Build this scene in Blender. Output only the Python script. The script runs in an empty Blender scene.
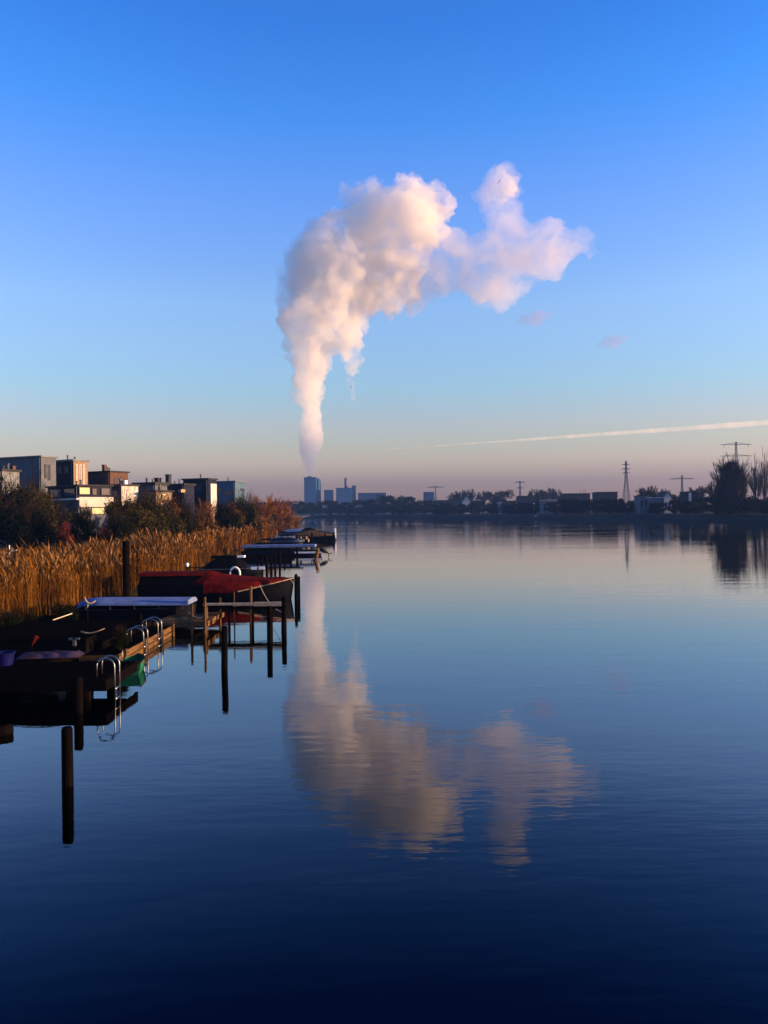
import bpy, bmesh, math, random
import numpy as np
from mathutils import Vector, Matrix, noise
R = math.radians
rnd = random.Random(7)
scene = bpy.context.scene
COL = scene.collection
H_CAM = 5.0
F = 745.0
ROLL = R(0.7)
SUN_EL, SUN_AZ = R(7.0), R(92.5)     # azimuth clockwise from +Y (the view direction)

# ------------------------------------------------------------------ camera
cr, sr = math.cos(ROLL), math.sin(ROLL)
RIGHT = Vector((cr, 0, -sr)); UP = Vector((sr, 0, cr)); FWD = Vector((0, 1, 0))
CAM = Vector((0, 0, H_CAM))
cam_d = bpy.data.cameras.new('camera')
cam = bpy.data.objects.new('camera', cam_d); COL.objects.link(cam)
cam_d.sensor_fit = 'VERTICAL'; cam_d.sensor_height = 24.0
cam_d.lens = F / 1024.0 * 24.0
cam_d.clip_start = 0.1; cam_d.clip_end = 60000
cam.matrix_world = Matrix(((RIGHT.x, UP.x, -FWD.x, CAM.x), (RIGHT.y, UP.y, -FWD.y, CAM.y),
                           (RIGHT.z, UP.z, -FWD.z, CAM.z), (0, 0, 0, 1)))
scene.camera = cam

def ray(px, py):
    return FWD + RIGHT * ((px - 384) / F) + UP * ((512 - py) / F)
def W(px, py, D):
    """world point seen at a photo pixel, D metres ahead"""
    return CAM + ray(px, py) * D
def G(px, py, z=0.0):
    d = ray(px, py); t = (z - H_CAM) / d.z
    return CAM + d * t
def hor(px): return 512 + (384 - px) * math.tan(ROLL)

# ------------------------------------------------------------------ mesh collector
class MB:
    def __init__(s): s.v = []; s.f = []; s.m = []
    def add(s, vs, fs, mi=0):
        o = len(s.v); s.v += [tuple(p) for p in vs]
        s.f += [tuple(i + o for i in q) for q in fs]; s.m += [mi] * len(fs)
        return s
    def box(s, x0, y0, z0, x1, y1, z1, mi=0):
        return s.add([(x0,y0,z0),(x1,y0,z0),(x1,y1,z0),(x0,y1,z0),(x0,y0,z1),(x1,y0,z1),(x1,y1,z1),(x0,y1,z1)],
                     [(0,3,2,1),(4,5,6,7),(0,1,5,4),(1,2,6,5),(2,3,7,6),(3,0,4,7)], mi)
    def tube(s, pts, rad, n=8, mi=0, cap=True):
        pts = [Vector(p) for p in pts]
        if not hasattr(rad, '__len__'): rad = [rad] * len(pts)
        rings = []
        for i, p in enumerate(pts):
            d = (pts[min(i+1, len(pts)-1)] - pts[max(i-1, 0)]).normalized()
            a = Vector((0,0,1)) if abs(d.z) < 0.9 else Vector((1,0,0))
            u = d.cross(a).normalized(); w = d.cross(u)
            rings.append([p + (u*math.cos(2*math.pi*k/n) + w*math.sin(2*math.pi*k/n))*rad[i] for k in range(n)])
        vs = [q for r in rings for q in r]; fs = []
        for i in range(len(pts)-1):
            for k in range(n):
                k2 = (k+1) % n
                fs.append((i*n+k, i*n+k2, (i+1)*n+k2, (i+1)*n+k))
        if cap:
            fs.append(tuple(range(n))[::-1]); fs.append(tuple((len(pts)-1)*n+k for k in range(n)))
        return s.add(vs, fs, mi)
    def grid(s, rows, mi=0, close=False):
        n = len(rows[0]); vs = [p for r in rows for p in r]; fs = []
        for i in range(len(rows)-1):
            for k in range(n if close else n-1):
                k2 = (k+1) % n
                fs.append((i*n+k, i*n+k2, (i+1)*n+k2, (i+1)*n+k))
        return s.add(vs, fs, mi)
    def mesh(s, name, mats, smooth=False):
        me = bpy.data.meshes.new(name); me.from_pydata(s.v, [], s.f)
        for m in (mats if isinstance(mats, (list, tuple)) else [mats]): me.materials.append(m)
        me.polygons.foreach_set('material_index', s.m)
        if smooth: me.polygons.foreach_set('use_smooth', [True]*len(s.f))
        me.update(); return me
    def build(s, name, mats, parent=None, smooth=False, loc=None, rz=0.0):
        o = bpy.data.objects.new(name, s.mesh(name, mats, smooth)); COL.objects.link(o)
        if parent: o.parent = parent
        if loc is not None: o.location = loc
        if rz: o.rotation_euler = (0, 0, rz)
        return o

def tag(o, label=None, cat=None, group=None, kind=None):
    if label: o['label'] = label
    if cat: o['category'] = cat
    if group: o['group'] = group
    if kind: o['kind'] = kind
    return o
def thing(name, loc, label, cat, group=None, rz=0.0):
    o = bpy.data.objects.new(name, None); COL.objects.link(o)
    o.empty_display_size = 0.3
    o.location = loc; o.rotation_euler = (0, 0, rz)
    return tag(o, label, cat, group)
def copy_tree(o, parent=None):
    c = o.copy(); COL.objects.link(c)
    if parent: c.parent = parent
    for ch in [x for x in COL.objects if x.parent == o]: copy_tree(ch, c)
    return c

# ------------------------------------------------------------------ materials
def mat(name, col, rough=0.8, var=0.25, scale=4.0, metal=0.0, bump=0.0, spec=0.06, stretch=(1,1,1), col2=None, subs=0.0, detail=4):
    m = bpy.data.materials.new(name); m.use_nodes = True
    nt = m.node_tree; b = nt.nodes['Principled BSDF']
    b.inputs['Roughness'].default_value = rough; b.inputs['Metallic'].default_value = metal
    b.inputs['Specular IOR Level'].default_value = spec
    tc = nt.nodes.new('ShaderNodeTexCoord'); mp = nt.nodes.new('ShaderNodeMapping')
    mp.inputs['Scale'].default_value = [scale*s for s in stretch]
    nz = nt.nodes.new('ShaderNodeTexNoise'); nz.inputs['Scale'].default_value = 1.0; nz.inputs['Detail'].default_value = detail
    nt.links.new(tc.outputs['Object'], mp.inputs['Vector']); nt.links.new(mp.outputs['Vector'], nz.inputs['Vector'])
    rp = nt.nodes.new('ShaderNodeValToRGB')
    rp.color_ramp.elements[0].position = 0.3; rp.color_ramp.elements[1].position = 0.7
    c0 = [max(0, c*(1-var)) for c in col]; c1 = [min(1, c*(1+var)) for c in (col2 or col)]
    rp.color_ramp.elements[0].color = (*c0, 1); rp.color_ramp.elements[1].color = (*c1, 1)
    nt.links.new(nz.outputs['Fac'], rp.inputs['Fac']); nt.links.new(rp.outputs['Color'], b.inputs['Base Color'])
    if bump:
        bp = nt.nodes.new('ShaderNodeBump'); bp.inputs['Strength'].default_value = bump; bp.inputs['Distance'].default_value = 0.02
        nt.links.new(nz.outputs['Fac'], bp.inputs['Height']); nt.links.new(bp.outputs['Normal'], b.inputs['Normal'])
    return m
M = {}
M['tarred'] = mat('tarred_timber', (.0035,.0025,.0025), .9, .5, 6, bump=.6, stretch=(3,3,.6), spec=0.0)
M['timber'] = mat('weathered_timber', (.10,.055,.025), .9, .6, 5, bump=.6, stretch=(1,1,6), spec=0.0)
M['board'] = mat('pale_board', (.34,.24,.15), .8, .35, 3, bump=.3)
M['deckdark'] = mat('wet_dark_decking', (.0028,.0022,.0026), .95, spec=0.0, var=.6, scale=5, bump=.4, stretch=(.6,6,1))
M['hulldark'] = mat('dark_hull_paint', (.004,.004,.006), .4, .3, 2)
M['hullwhite'] = mat('white_gelcoat', (.62,.60,.58), .3, .12, 2)
M['hullblue'] = mat('navy_hull_paint', (.004,.006,.015), .4, .3, 2)
M['redtarp'] = mat('red_tarpaulin', (.08,.005,.004), .9, .5, 3, bump=.5, spec=0.02)
M['darktarp'] = mat('black_tarpaulin', (.004,.004,.005), .9, .4, 3, bump=.5, spec=0.0)
M['paletarp'] = mat('pale_blue_tarpaulin', (.11,.15,.27), .85, .2, 2, bump=.4)
M['purpletarp'] = mat('faded_purple_tarpaulin', (.035,.024,.045), .8, .6, 2.5, bump=.6)
M['greenpaint'] = mat('green_paint', (.008,.085,.045), .6, .3, 4)
M['bluepaint'] = mat('blue_plastic', (.003,.004,.05), .6, .3, 4)
M['redpaint'] = mat('red_paint', (.22,.015,.01), .5, .3, 4)
M['whitepaint'] = mat('white_paint', (.75,.72,.68), .5, .1, 4)
M['steel'] = mat('brushed_steel', (.26,.26,.28), .35, .1, 4, metal=1.0)
M['rubber'] = mat('black_rubber', (.02,.02,.02), .7, .3, 6)
M['rope'] = mat('pale_rope', (.5,.42,.3), .9, .3, 30)
M['reed'] = mat('dry_reed', (.038,.014,.0025), .95, .6, .3, col2=(.16,.066,.010), spec=.0)
M['reedbrown'] = mat('brown_reed', (.013,.006,.002), .95, .6, .35, col2=(.048,.023,.007), spec=.0)
M['plume'] = mat('pale_reed_plume', (.08,.04,.015), .95, .5, .8, col2=(.19,.105,.05), spec=0)
M['grass'] = mat('short_grass', (.014,.020,.005), .95, .5, .5)
M['soil'] = mat('dark_soil', (.03,.022,.012), .95, .5, .4)
M['farland'] = mat('far_meadow', (.009,.010,.009), .95, .4, .02)
M['bark'] = mat('bark', (.018,.011,.006), .9, .4, 3)
M['leafgreen'] = mat('olive_leaves', (.020,.022,.005), .9, .5, .9, col2=(.055,.042,.009), spec=.03)
M['leafbrown'] = mat('brown_leaves', (.04,.022,.006), .9, .5, .9, col2=(.10,.048,.011), spec=.03)
M['leafred'] = mat('red_leaves', (.05,.006,.003), .9, .4, .9, spec=.2)
M['leafdark'] = mat('dark_evergreen', (.006,.009,.0045), .9, .5, .5, spec=.02)
M['twig'] = mat('bare_twigs', (.022,.015,.016), .9, .3, .5, spec=.1)
M['twigpale'] = mat('pale_twigs', (.10,.065,.05), .9, .3, .5)
M['twigorange'] = mat('orange_willow_twigs', (.17,.062,.013), .85, .5, .7, spec=.1)
M['concrete'] = mat('concrete', (.34,.34,.34), .8, .12, .5)
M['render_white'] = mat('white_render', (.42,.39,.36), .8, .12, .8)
M['render_grey'] = mat('grey_cladding', (.085,.09,.11), .7, .2, .8)
M['brick_brown'] = mat('brown_brick', (.085,.045,.032), .85, .3, 3)
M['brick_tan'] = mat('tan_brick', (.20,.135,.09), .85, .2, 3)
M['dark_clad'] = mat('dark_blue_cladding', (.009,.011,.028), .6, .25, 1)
M['teal_clad'] = mat('teal_cladding', (.055,.10,.15), .6, .15, .5)
M['roofdark'] = mat('bitumen_roof', (.03,.03,.035), .8, .3, 1)
M['roofgrey'] = mat('grey_roof', (.12,.13,.15), .7, .3, 1)
M['metalgrey'] = mat('galvanised_steel', (.08,.085,.10), .6, .1, 1)
M['plant'] = mat('power_plant_cladding', (.045,.10,.17), .6, .1, .05)
M['plantdark'] = mat('power_plant_dark_cladding', (.035,.06,.11), .6, .1, .05)
M['plantchim'] = mat('chimney_concrete', (.10,.08,.11), .7, .1, .05)
M['glass'] = mat('window_glass', (.02,.03,.05), .08, .1, 1, spec=.8)
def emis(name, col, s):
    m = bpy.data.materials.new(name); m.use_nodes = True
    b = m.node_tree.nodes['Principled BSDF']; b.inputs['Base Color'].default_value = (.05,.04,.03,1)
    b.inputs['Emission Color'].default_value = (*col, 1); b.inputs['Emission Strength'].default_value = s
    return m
M['glintwin'] = emis('sun_glint_pane', (1.0,.60,.16), 0.28)  # glowing panes imitate low sun reflected in the glass, no lamp behind

# ------------------------------------------------------------------ world, sun
world = bpy.data.worlds.new('World'); scene.world = world; world.use_nodes = True
nt = world.node_tree; bg = nt.nodes['Background']
sky = nt.nodes.new('ShaderNodeTexSky'); sky.sky_type = 'NISHITA'; sky.sun_disc = False
sky.sun_elevation = SUN_EL; sky.sun_rotation = SUN_AZ
sky.air_density = 1.0; sky.dust_density = 0.6; sky.ozone_density = 2.0; sky.altitude = 0
bg.inputs['Strength'].default_value = 0.08
# colour of this evening's air by height above the horizon
tc = nt.nodes.new('ShaderNodeTexCoord'); sx = nt.nodes.new('ShaderNodeSeparateXYZ')
nt.links.new(tc.outputs['Generated'], sx.inputs[0])
SKYRAMP = nt.nodes.new('ShaderNodeValToRGB')
nt.links.new(sx.outputs['Z'], SKYRAMP.inputs['Fac'])
TINT = [(0.0, (0.45865999999999996, 0.34638, 0.62337)), (0.0379, (0.5396, 0.3765, 0.5667)), (0.067, (1.0267, 0.6925, 0.6793)), (0.0907, (1.1309, 0.8335, 0.7553)), (0.1162, (1.2137, 0.9404, 0.9333)), (0.1667, (1.1312, 1.1933, 1.2714)), (0.2038, (1.2171, 1.2823, 1.5002)), (0.2637, (1.2924, 1.4067, 1.7572)), (0.3743, (0.849, 1.26, 2.1932)), (0.471, (0.2082, 1.1101, 2.3388)), (0.5457, (0.0444, 0.8756, 2.1748)), (1.0, (0.0333, 0.6567, 1.6311))]

els = SKYRAMP.color_ramp.elements
while len(els) < len(TINT): els.new(0.5)
TMAX = max(max(c) for _, c in TINT)
for e, (p, c) in zip(els, TINT): e.position = p; e.color = (c[0]/TMAX, c[1]/TMAX, c[2]/TMAX, 1)
mx = nt.nodes.new('ShaderNodeMix'); mx.data_type = 'RGBA'; mx.blend_type = 'MULTIPLY'; mx.inputs[0].default_value = 1.0
nt.links.new(sky.outputs['Color'], mx.inputs[6]); nt.links.new(SKYRAMP.outputs['Color'], mx.inputs[7])
sc = nt.nodes.new('ShaderNodeVectorMath'); sc.operation = 'SCALE'; sc.inputs['Scale'].default_value = TMAX
nt.links.new(mx.outputs[2], sc.inputs[0]); nt.links.new(sc.outputs[0], bg.inputs['Color'])
sun_d = bpy.data.lights.new('sun', 'SUN'); sun_d.energy = 5.0; sun_d.angle = R(0.5); sun_d.color = (1.0, .62, .31)
sun = bpy.data.objects.new('sun', sun_d); COL.objects.link(sun)
sdir = Vector((math.sin(SUN_AZ)*math.cos(SUN_EL), math.cos(SUN_AZ)*math.cos(SUN_EL), math.sin(SUN_EL)))
sun.rotation_euler = sdir.to_track_quat('Z', 'Y').to_euler(); sun.location = (60, 0, 60)
vs = scene.view_settings; vs.view_transform = 'Standard'; vs.look = 'None'; vs.gamma = 1; vs.use_curve_mapping = False
vs.exposure = 1.585
scene.cycles.use_denoising = True
scene.cycles.max_bounces = 12; scene.cycles.volume_bounces = 10
scene.cycles.transparent_max_bounces = 12
scene.cycles.volume_step_rate = 0.6

# ------------------------------------------------------------------ water
def water_material():
    m = bpy.data.materials.new('lake_water'); m.use_nodes = True
    nt = m.node_tree; b = nt.nodes['Principled BSDF']
    nt.nodes.remove(b); b = nt.nodes.new('ShaderNodeBsdfGlossy'); b.inputs['Roughness'].default_value = .012
    nt.links.new(b.outputs[0], nt.nodes['Material Output'].inputs['Surface'])
    fr = nt.nodes.new('ShaderNodeFresnel'); fr.inputs['IOR'].default_value = 1.333
    rp = nt.nodes.new('ShaderNodeValToRGB'); nt.links.new(fr.outputs[0], rp.inputs['Fac']); nt.links.new(rp.outputs['Color'], b.inputs['Color'])
    # reflection strength and tint painted by view angle: stronger, less blue towards grazing
    R_ = [(0.0,(.004,.006,.012)),(.05,(.012,.016,.030)),(.11,(.10,.112,.124)),(.16,(.225,.228,.235)),(.23,(.275,.30,.338)),(.39,(.43,.475,.53)),(.68,(.87,.83,.80)),(1.0,(.98,.98,.98))]
    while len(rp.color_ramp.elements) < len(R_): rp.color_ramp.elements.new(.5)
    for e_, (p_, c_) in zip(rp.color_ramp.elements, R_): e_.position = p_; e_.color = (*c_, 1)
    g = nt.nodes.new('ShaderNodeNewGeometry')
    def layer(sx_, sy_, det, dist):
        mp = nt.nodes.new('ShaderNodeMapping'); mp.inputs['Scale'].default_value = (sx_, sy_, 1)
        nz = nt.nodes.new('ShaderNodeTexNoise'); nz.inputs['Scale'].default_value = 1; nz.inputs['Detail'].default_value = det
        nt.links.new(g.outputs['Position'], mp.inputs['Vector']); nt.links.new(mp.outputs['Vector'], nz.inputs['Vector'])
        ml = nt.nodes.new('ShaderNodeMath'); ml.operation = 'MULTIPLY'; ml.inputs[1].default_value = dist
        nt.links.new(nz.outputs['Fac'], ml.inputs[0]); return ml
    a = layer(1.3, 4.2, 2, 0.0035); c = layer(.25, .8, 2, .008)
    # patches of breeze
    mp = nt.nodes.new('ShaderNodeMapping'); mp.inputs['Scale'].default_value = (.03, .12, 1)
    nz = nt.nodes.new('ShaderNodeTexNoise'); nz.inputs['Scale'].default_value = 1; nz.inputs['Detail'].default_value = 3
    nt.links.new(g.outputs['Position'], mp.inputs['Vector']); nt.links.new(mp.outputs['Vector'], nz.inputs['Vector'])
    mr = nt.nodes.new('ShaderNodeMapRange'); mr.inputs[1].default_value = .4; mr.inputs[2].default_value = .65
    mr.inputs[3].default_value = .35; mr.inputs[4].default_value = 1.3
    nt.links.new(nz.outputs['Fac'], mr.inputs[0])
    pm = nt.nodes.new('ShaderNodeMath'); pm.operation = 'MULTIPLY'
    nt.links.new(a.outputs[0], pm.inputs[0]); nt.links.new(mr.outputs[0], pm.inputs[1])
    sp = nt.nodes.new('ShaderNodeSeparateXYZ'); nt.links.new(g.outputs['Position'], sp.inputs[0])
    dr = nt.nodes.new('ShaderNodeMapRange')
    for i_, v_ in ((1,60),(2,260),(3,1.0),(4,2.6)): dr.inputs[i_].default_value = v_
    nt.links.new(sp.outputs['Y'], dr.inputs[0])
    pm2 = nt.nodes.new('ShaderNodeMath'); pm2.operation = 'MULTIPLY'; nt.links.new(pm.outputs[0], pm2.inputs[0]); nt.links.new(dr.outputs[0], pm2.inputs[1]); pm = pm2
    ad = nt.nodes.new('ShaderNodeMath'); ad.operation = 'ADD'
    nt.links.new(pm.outputs[0], ad.inputs[0]); nt.links.new(c.outputs[0], ad.inputs[1])
    bp = nt.nodes.new('ShaderNodeBump'); bp.inputs['Strength'].default_value = 1.0; bp.inputs['Distance'].default_value = 1.0
    nt.links.new(ad.outputs[0], bp.inputs['Height']); nt.links.new(bp.outputs['Normal'], b.inputs['Normal']); nt.links.new(bp.outputs['Normal'], fr.inputs['Normal'])
    return m
w = MB(); w.add([(-1500,-60,0),(1500,-60,0),(1500,760,0),(-1500,760,0)], [(0,1,2,3)])
tag(w.build('water', water_material()), kind='structure')

# ------------------------------------------------------------------ land
FAR_EDGE = [(-76,690),(-55,655),(12,573),(42,500),(68,438),(86,380),(98,338),(110,300),(117,276),(128,248),(150,200),(185,100),(210,0),(215,-60)]
def far_off(k, dist):
    """far edge pushed inland by dist metres (towards +X+Y)"""
    n = Vector((.80,.60)); return FAR_EDGE[k][0] + n.x*dist, FAR_EDGE[k][1] + n.y*dist
rows = []
for off, z in ((-3,-.6),(0,.05),(3,1.0),(10,2.3),(20,2.7),(60,2.7),(160,2.6),(600,2.6)):
    r = []
    for k in range(len(FAR_EDGE)):
        x, y = far_off(k, off)
        r.append((x + rnd.uniform(-.6,.6), y + rnd.uniform(-.6,.6), z + (rnd.uniform(-.15,.15) if z > .5 else 0)))
    rows.append(r)
lb = MB(); lb.grid([r[::-1] for r in rows]); tag(lb.build('far_bank_ground', M['farland']), kind='structure')
g = MB(); g.add([(-9000,700,2.2),(9000,700,2.2),(9000,12000,2.2),(-9000,12000,2.2)], [(0,1,2,3)])
tag(g.build('distant_ground', M['farland']), kind='structure')
# left bank: shore line x as function of y
SH = [(-60,-15),(0,-15.5),(30,-16),(60,-16),(100,-20),(160,-24),(250,-30),(400,-44),(600,-64),(700,-78)]
def shore(y):
    for (a, xa), (b, xb) in zip(SH, SH[1:]):
        if a <= y <= b: return xa + (xb-xa)*(y-a)/(b-a)
    return SH[-1][1]
def bank_z(x, y):
    d = shore(y) - x
    if d < 0: return -.5
    return min(.10 + d*.012, .4) + max(0, min((d-26)*.05, .9))
rows = []
ys = [-60,-30,0,15,25,35,45,60,80,100,125,160,200,250,320,400,500,600,705]
for y in ys:
    s = shore(y)
    rows.append([(s+1.5,y,-.6),(s+.2,y,0.0)] + [(s-d,y,bank_z(s-d,y)+rnd.uniform(-.05,.05)) for d in (.5,2,5,10,16,22,28,36,46,60,90,150,400,1200)])
lg = MB(); lg.grid(rows); tag(lg.build('left_bank_ground', M['grass']), kind='structure')

# ------------------------------------------------------------------ reeds (uncountable)
def reed_field(name, mats, n, xr, yr, seed, hmin, hmax, wmul=1.0, keep=None):
    g = np.random.default_rng(seed); rv = []; rf = []; rm = []
    V = []; Fq = []; Mi = []
    cnt = 0
    while cnt < n:
        # more stems near the camera
        u = g.random(); y = yr[0] * (yr[1]/yr[0])**u
        d = xr[0] + (xr[1]-xr[0]) * g.random()**1.2
        x = shore(y) - d
        if keep and not keep(x, y, d): 
            cnt += 1; continue
        cl = noise.noise((x*.25, y*.25, seed)) ; 
        if cl < -.25 and g.random() < .6: cnt += 1; continue
        z = bank_z(x, y) - .05
        fall = 1.0 if y > 130 else 1 - .46*min(1, max(0, (d-5)/9))*(1-max(0,(y-70)/60))
        h = g.uniform(hmin, hmax) * (1 + .38*cl + .2*noise.noise((x*.9, y*.9, 8.0))) * (1.15 if g.random() < .06 else 1) * fall; sc = wmul * (max(1.0, y/45.0))
        a = g.uniform(0, 6.283); ca, sa = math.cos(a), math.sin(a)
        w_ = .0085 * sc * g.uniform(.8, 1.4)
        lx, ly = g.normal(0, .13)*h - .06*h, g.normal(0, .13)*h
        o = len(V); mi = 0 if g.random() < (.42 + (.3 if (y < 42 and x < -16) else 0))+.7*noise.noise((x*.12, y*.12, 5.0)) else 1
        for t, ww in ((0, 1.0), (.5, .9), (.85, .6)):
            bx, by, bz = x + lx*t*t, y + ly*t*t, z + h*t
            V += [(bx-ca*w_*ww, by-sa*w_*ww, bz), (bx+ca*w_*ww, by+sa*w_*ww, bz)]
        Fq += [(o,o+1,o+3,o+2),(o+2,o+3,o+5,o+4)]; Mi += [mi]*2
        # plume head
        bx, by, bz = x+lx*.72, y+ly*.72, z+h*.84
        tx, ty = x + lx*1.15 - .04, y + ly*1.15
        pw = .026*sc*g.uniform(.6,1.3); o = len(V)
        V += [(bx,by,bz),((bx+tx)/2-ca*pw,(by+ty)/2-sa*pw,bz+h*.08),(tx,ty,z+h),((bx+tx)/2+ca*pw,(by+ty)/2+sa*pw,bz+h*.07)]
        Fq.append((o,o+1,o+2,o+3)); Mi.append(2 if g.random() < .3 else mi)
        for _ in range(3):
            t = g.uniform(.25,.8); b2 = g.uniform(0,6.283); L = g.uniform(.25,.55)*min(sc,2.5); lw = .009*sc
            px_, py_, pz = x+lx*t*t, y+ly*t*t, z+h*t
            qx, qy, qz = px_+math.cos(b2)*L*.6, py_+math.sin(b2)*L*.6, pz+L*.75
            o = len(V)
            V += [(px_,py_,pz),((px_+qx)/2-math.sin(b2)*lw,(py_+qy)/2+math.cos(b2)*lw,pz+L*.5),(qx,qy,qz),((px_+qx)/2+math.sin(b2)*lw,(py_+qy)/2-math.cos(b2)*lw,pz+L*.5)]
            Fq.append((o,o+1,o+2,o+3)); Mi.append(mi)
        cnt += 1
    mb = MB(); mb.v = V; mb.f = Fq; mb.m = Mi
    return mb.build(name, mats)
def keepA(x, y, d):
    # the lawn at far left stays open
    return not (y > 68 and x < -30 - (y-68)*.1)
tag(reed_field('reeds', [M['reed'], M['reedbrown'], M['plume']], 82000, (0, 26), (24, 330), 3, 1.9, 2.9, 1.15, keepA),
    'dry golden reeds growing along the left bank', 'reeds', kind='stuff')

# ------------------------------------------------------------------ trees and bushes
def crown_pts(g, n, cx, cz, rx, rz, lobes, shell=.55):
    L = []
    for _ in range(lobes):
        a = g.uniform(0, 6.283); rr = g.uniform(.15,.85); zz = g.uniform(-.75,.85)
        L.append((math.cos(a)*rr*rx, math.sin(a)*rr*rx, cz + zz*rz*(1-.3*rr), g.uniform(.2,.48)*rx))
    P = []
    for _ in range(n):
        lx, ly, lz, lr = L[g.integers(len(L))]
        d = g.normal(size=3); d /= np.linalg.norm(d)
        r = lr * (shell + (1-shell)*g.random()) * (g.uniform(.7,1.12) if g.random() < .86 else g.uniform(1.1,1.5))
        P.append((lx+d[0]*r, ly+d[1]*r, lz+d[2]*r*.85*rz/rx if rz > rx else lz+d[2]*r*.85, L))
    return P, L
def tree_mesh(seed, h, rx, kind, n=2600, leaf=.35, trunk_h=.25):
    """returns (trunk MB, crown MB)"""
    g = np.random.default_rng(seed)
    tr, cr_ = MB(), MB()
    cz = h*(trunk_h + (1-trunk_h)*.5); rz = h*(1-trunk_h)*.5
    if kind == 'leafy':
        P, L = crown_pts(g, n, 0, cz, rx, rz, 22)
        tr.tube([(0,0,0),(g.normal(0,.1),g.normal(0,.1),h*trunk_h),(0,0,cz)], [h*.022,h*.016,h*.008], 6)
        for lx, ly, lz, lr in L: tr.tube([(0,0,h*trunk_h*g.uniform(.6,1.2)),(lx*.5,ly*.5,(lz+h*trunk_h)*.5),(lx,ly,lz)], [h*.009,h*.006,h*.003], 4)
        for x, y, z, _ in P:
            z = max(z, .02*h)
            s = leaf*g.uniform(.5,1.2); u = g.normal(size=3); u /= np.linalg.norm(u); v = np.cross(u, g.normal(size=3)); v /= np.linalg.norm(v)
            p = np.array((x,y,z)); cr_.add([p-u*s*.5, p+v*s*.32, p+u*s*.5, p-v*s*.32], [(0,1,2,3)])
    else:  # bare: limbs and a haze of fine twigs
        th = h*trunk_h
        tr.tube([(0,0,0),(0,0,th),(g.normal(0,.02)*h,g.normal(0,.02)*h,h*.75)], [h*.02,h*.015,h*.004], 6)
        nl = 22 if kind != 'upright' else (54 if n > 5000 else 30)
        per = n // (nl*6)
        for i in range(nl):
            a = i*2.4 + g.uniform(-.4,.4); t0 = g.uniform(.1,.6) if kind != 'upright' else g.uniform(.02,.35)
            z0 = th + (h*.75-th)*t0 if kind != 'upright' else h*t0
            if kind == 'upright':
                out = rx*g.uniform(.2,1.0); tip = Vector((math.cos(a)*out, math.sin(a)*out, h*g.uniform(.72,1.0)*(1-.42*(out/rx)**2)))
            else:
                el = g.uniform(.15,1.1); ln = g.uniform(.75,1.0)
                tip = Vector((math.cos(a)*rx*ln*math.cos(el), math.sin(a)*rx*ln*math.cos(el), min(h, cz + rz*math.sin(el)*ln*1.0)))
            p0 = Vector((0,0,z0)); mid = p0.lerp(tip, .5) + Vector((math.cos(a)*rx*.12, math.sin(a)*rx*.12, -.02*h if kind != 'upright' else 0))
            tr.tube([p0, mid, tip], [h*.0065, h*.0035, h*.001] if kind != 'upright' else [h*.0045, h*.0028, h*.0008], 4)
            for j in range(6):
                t = g.uniform(.25,.95); b = (p0.lerp(mid, t*2) if t < .5 else mid.lerp(tip, t*2-1))
                dv = (tip-p0).normalized()*(1.5 if kind == 'upright' else .5) + Vector(g.normal(0,.30 if kind == 'upright' else .45,3)) + Vector((0,0,.35))
                e = b + dv.normalized()*rx*(g.uniform(.25,.5) if kind != 'upright' else g.uniform(.5,1.1))
                cr_.tube([b, b.lerp(e,.5)+Vector(g.normal(0,.03*rx,3)), e], [h*.0022,h*.0016,h*.0008], 3, cap=False)
                for k in range(per):
                    q = b.lerp(e, g.uniform(.15,1)); dv2 = dv.normalized()*(1.2 if kind == 'upright' else .6) + Vector(g.normal(0,.32 if kind == 'upright' else .5,3)) + Vector((0,0,.3))
                    e2 = q + dv2.normalized()*rx*(g.uniform(.1,.28) if kind != 'upright' else g.uniform(.2,.55)); s = leaf*(.055 if kind != 'upright' else .035)
                    sd = Vector(g.normal(size=3)).cross(dv2).normalized()*s
                    cr_.add([q-sd, q+sd, e2], [(0,1,2)])
    return tr, cr_
PROTO = {}
def dome(b, seed, h, rx, n, leaf):
    g = np.random.default_rng(seed)
    for _ in range(n):
        t = g.random()**.8; a = g.uniform(0, 6.283); rr = rx*math.sqrt(g.random())*(1-t**2.6)**.5*(.95+.2*math.sin(a*3+t*7))
        p = Vector((rr*math.cos(a), rr*math.sin(a), h*.86*t)); d = Vector((p.x*.25, p.y*.25, rx*1.2)).normalized() + Vector(g.normal(0,.3,3))
        e = p + d.normalized()*leaf*g.uniform(.8,2.2); sd = Vector(g.normal(size=3)).cross(d).normalized()*leaf*.06
        b.add([p-sd, p+sd, e], [(0,1,2)])
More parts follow.
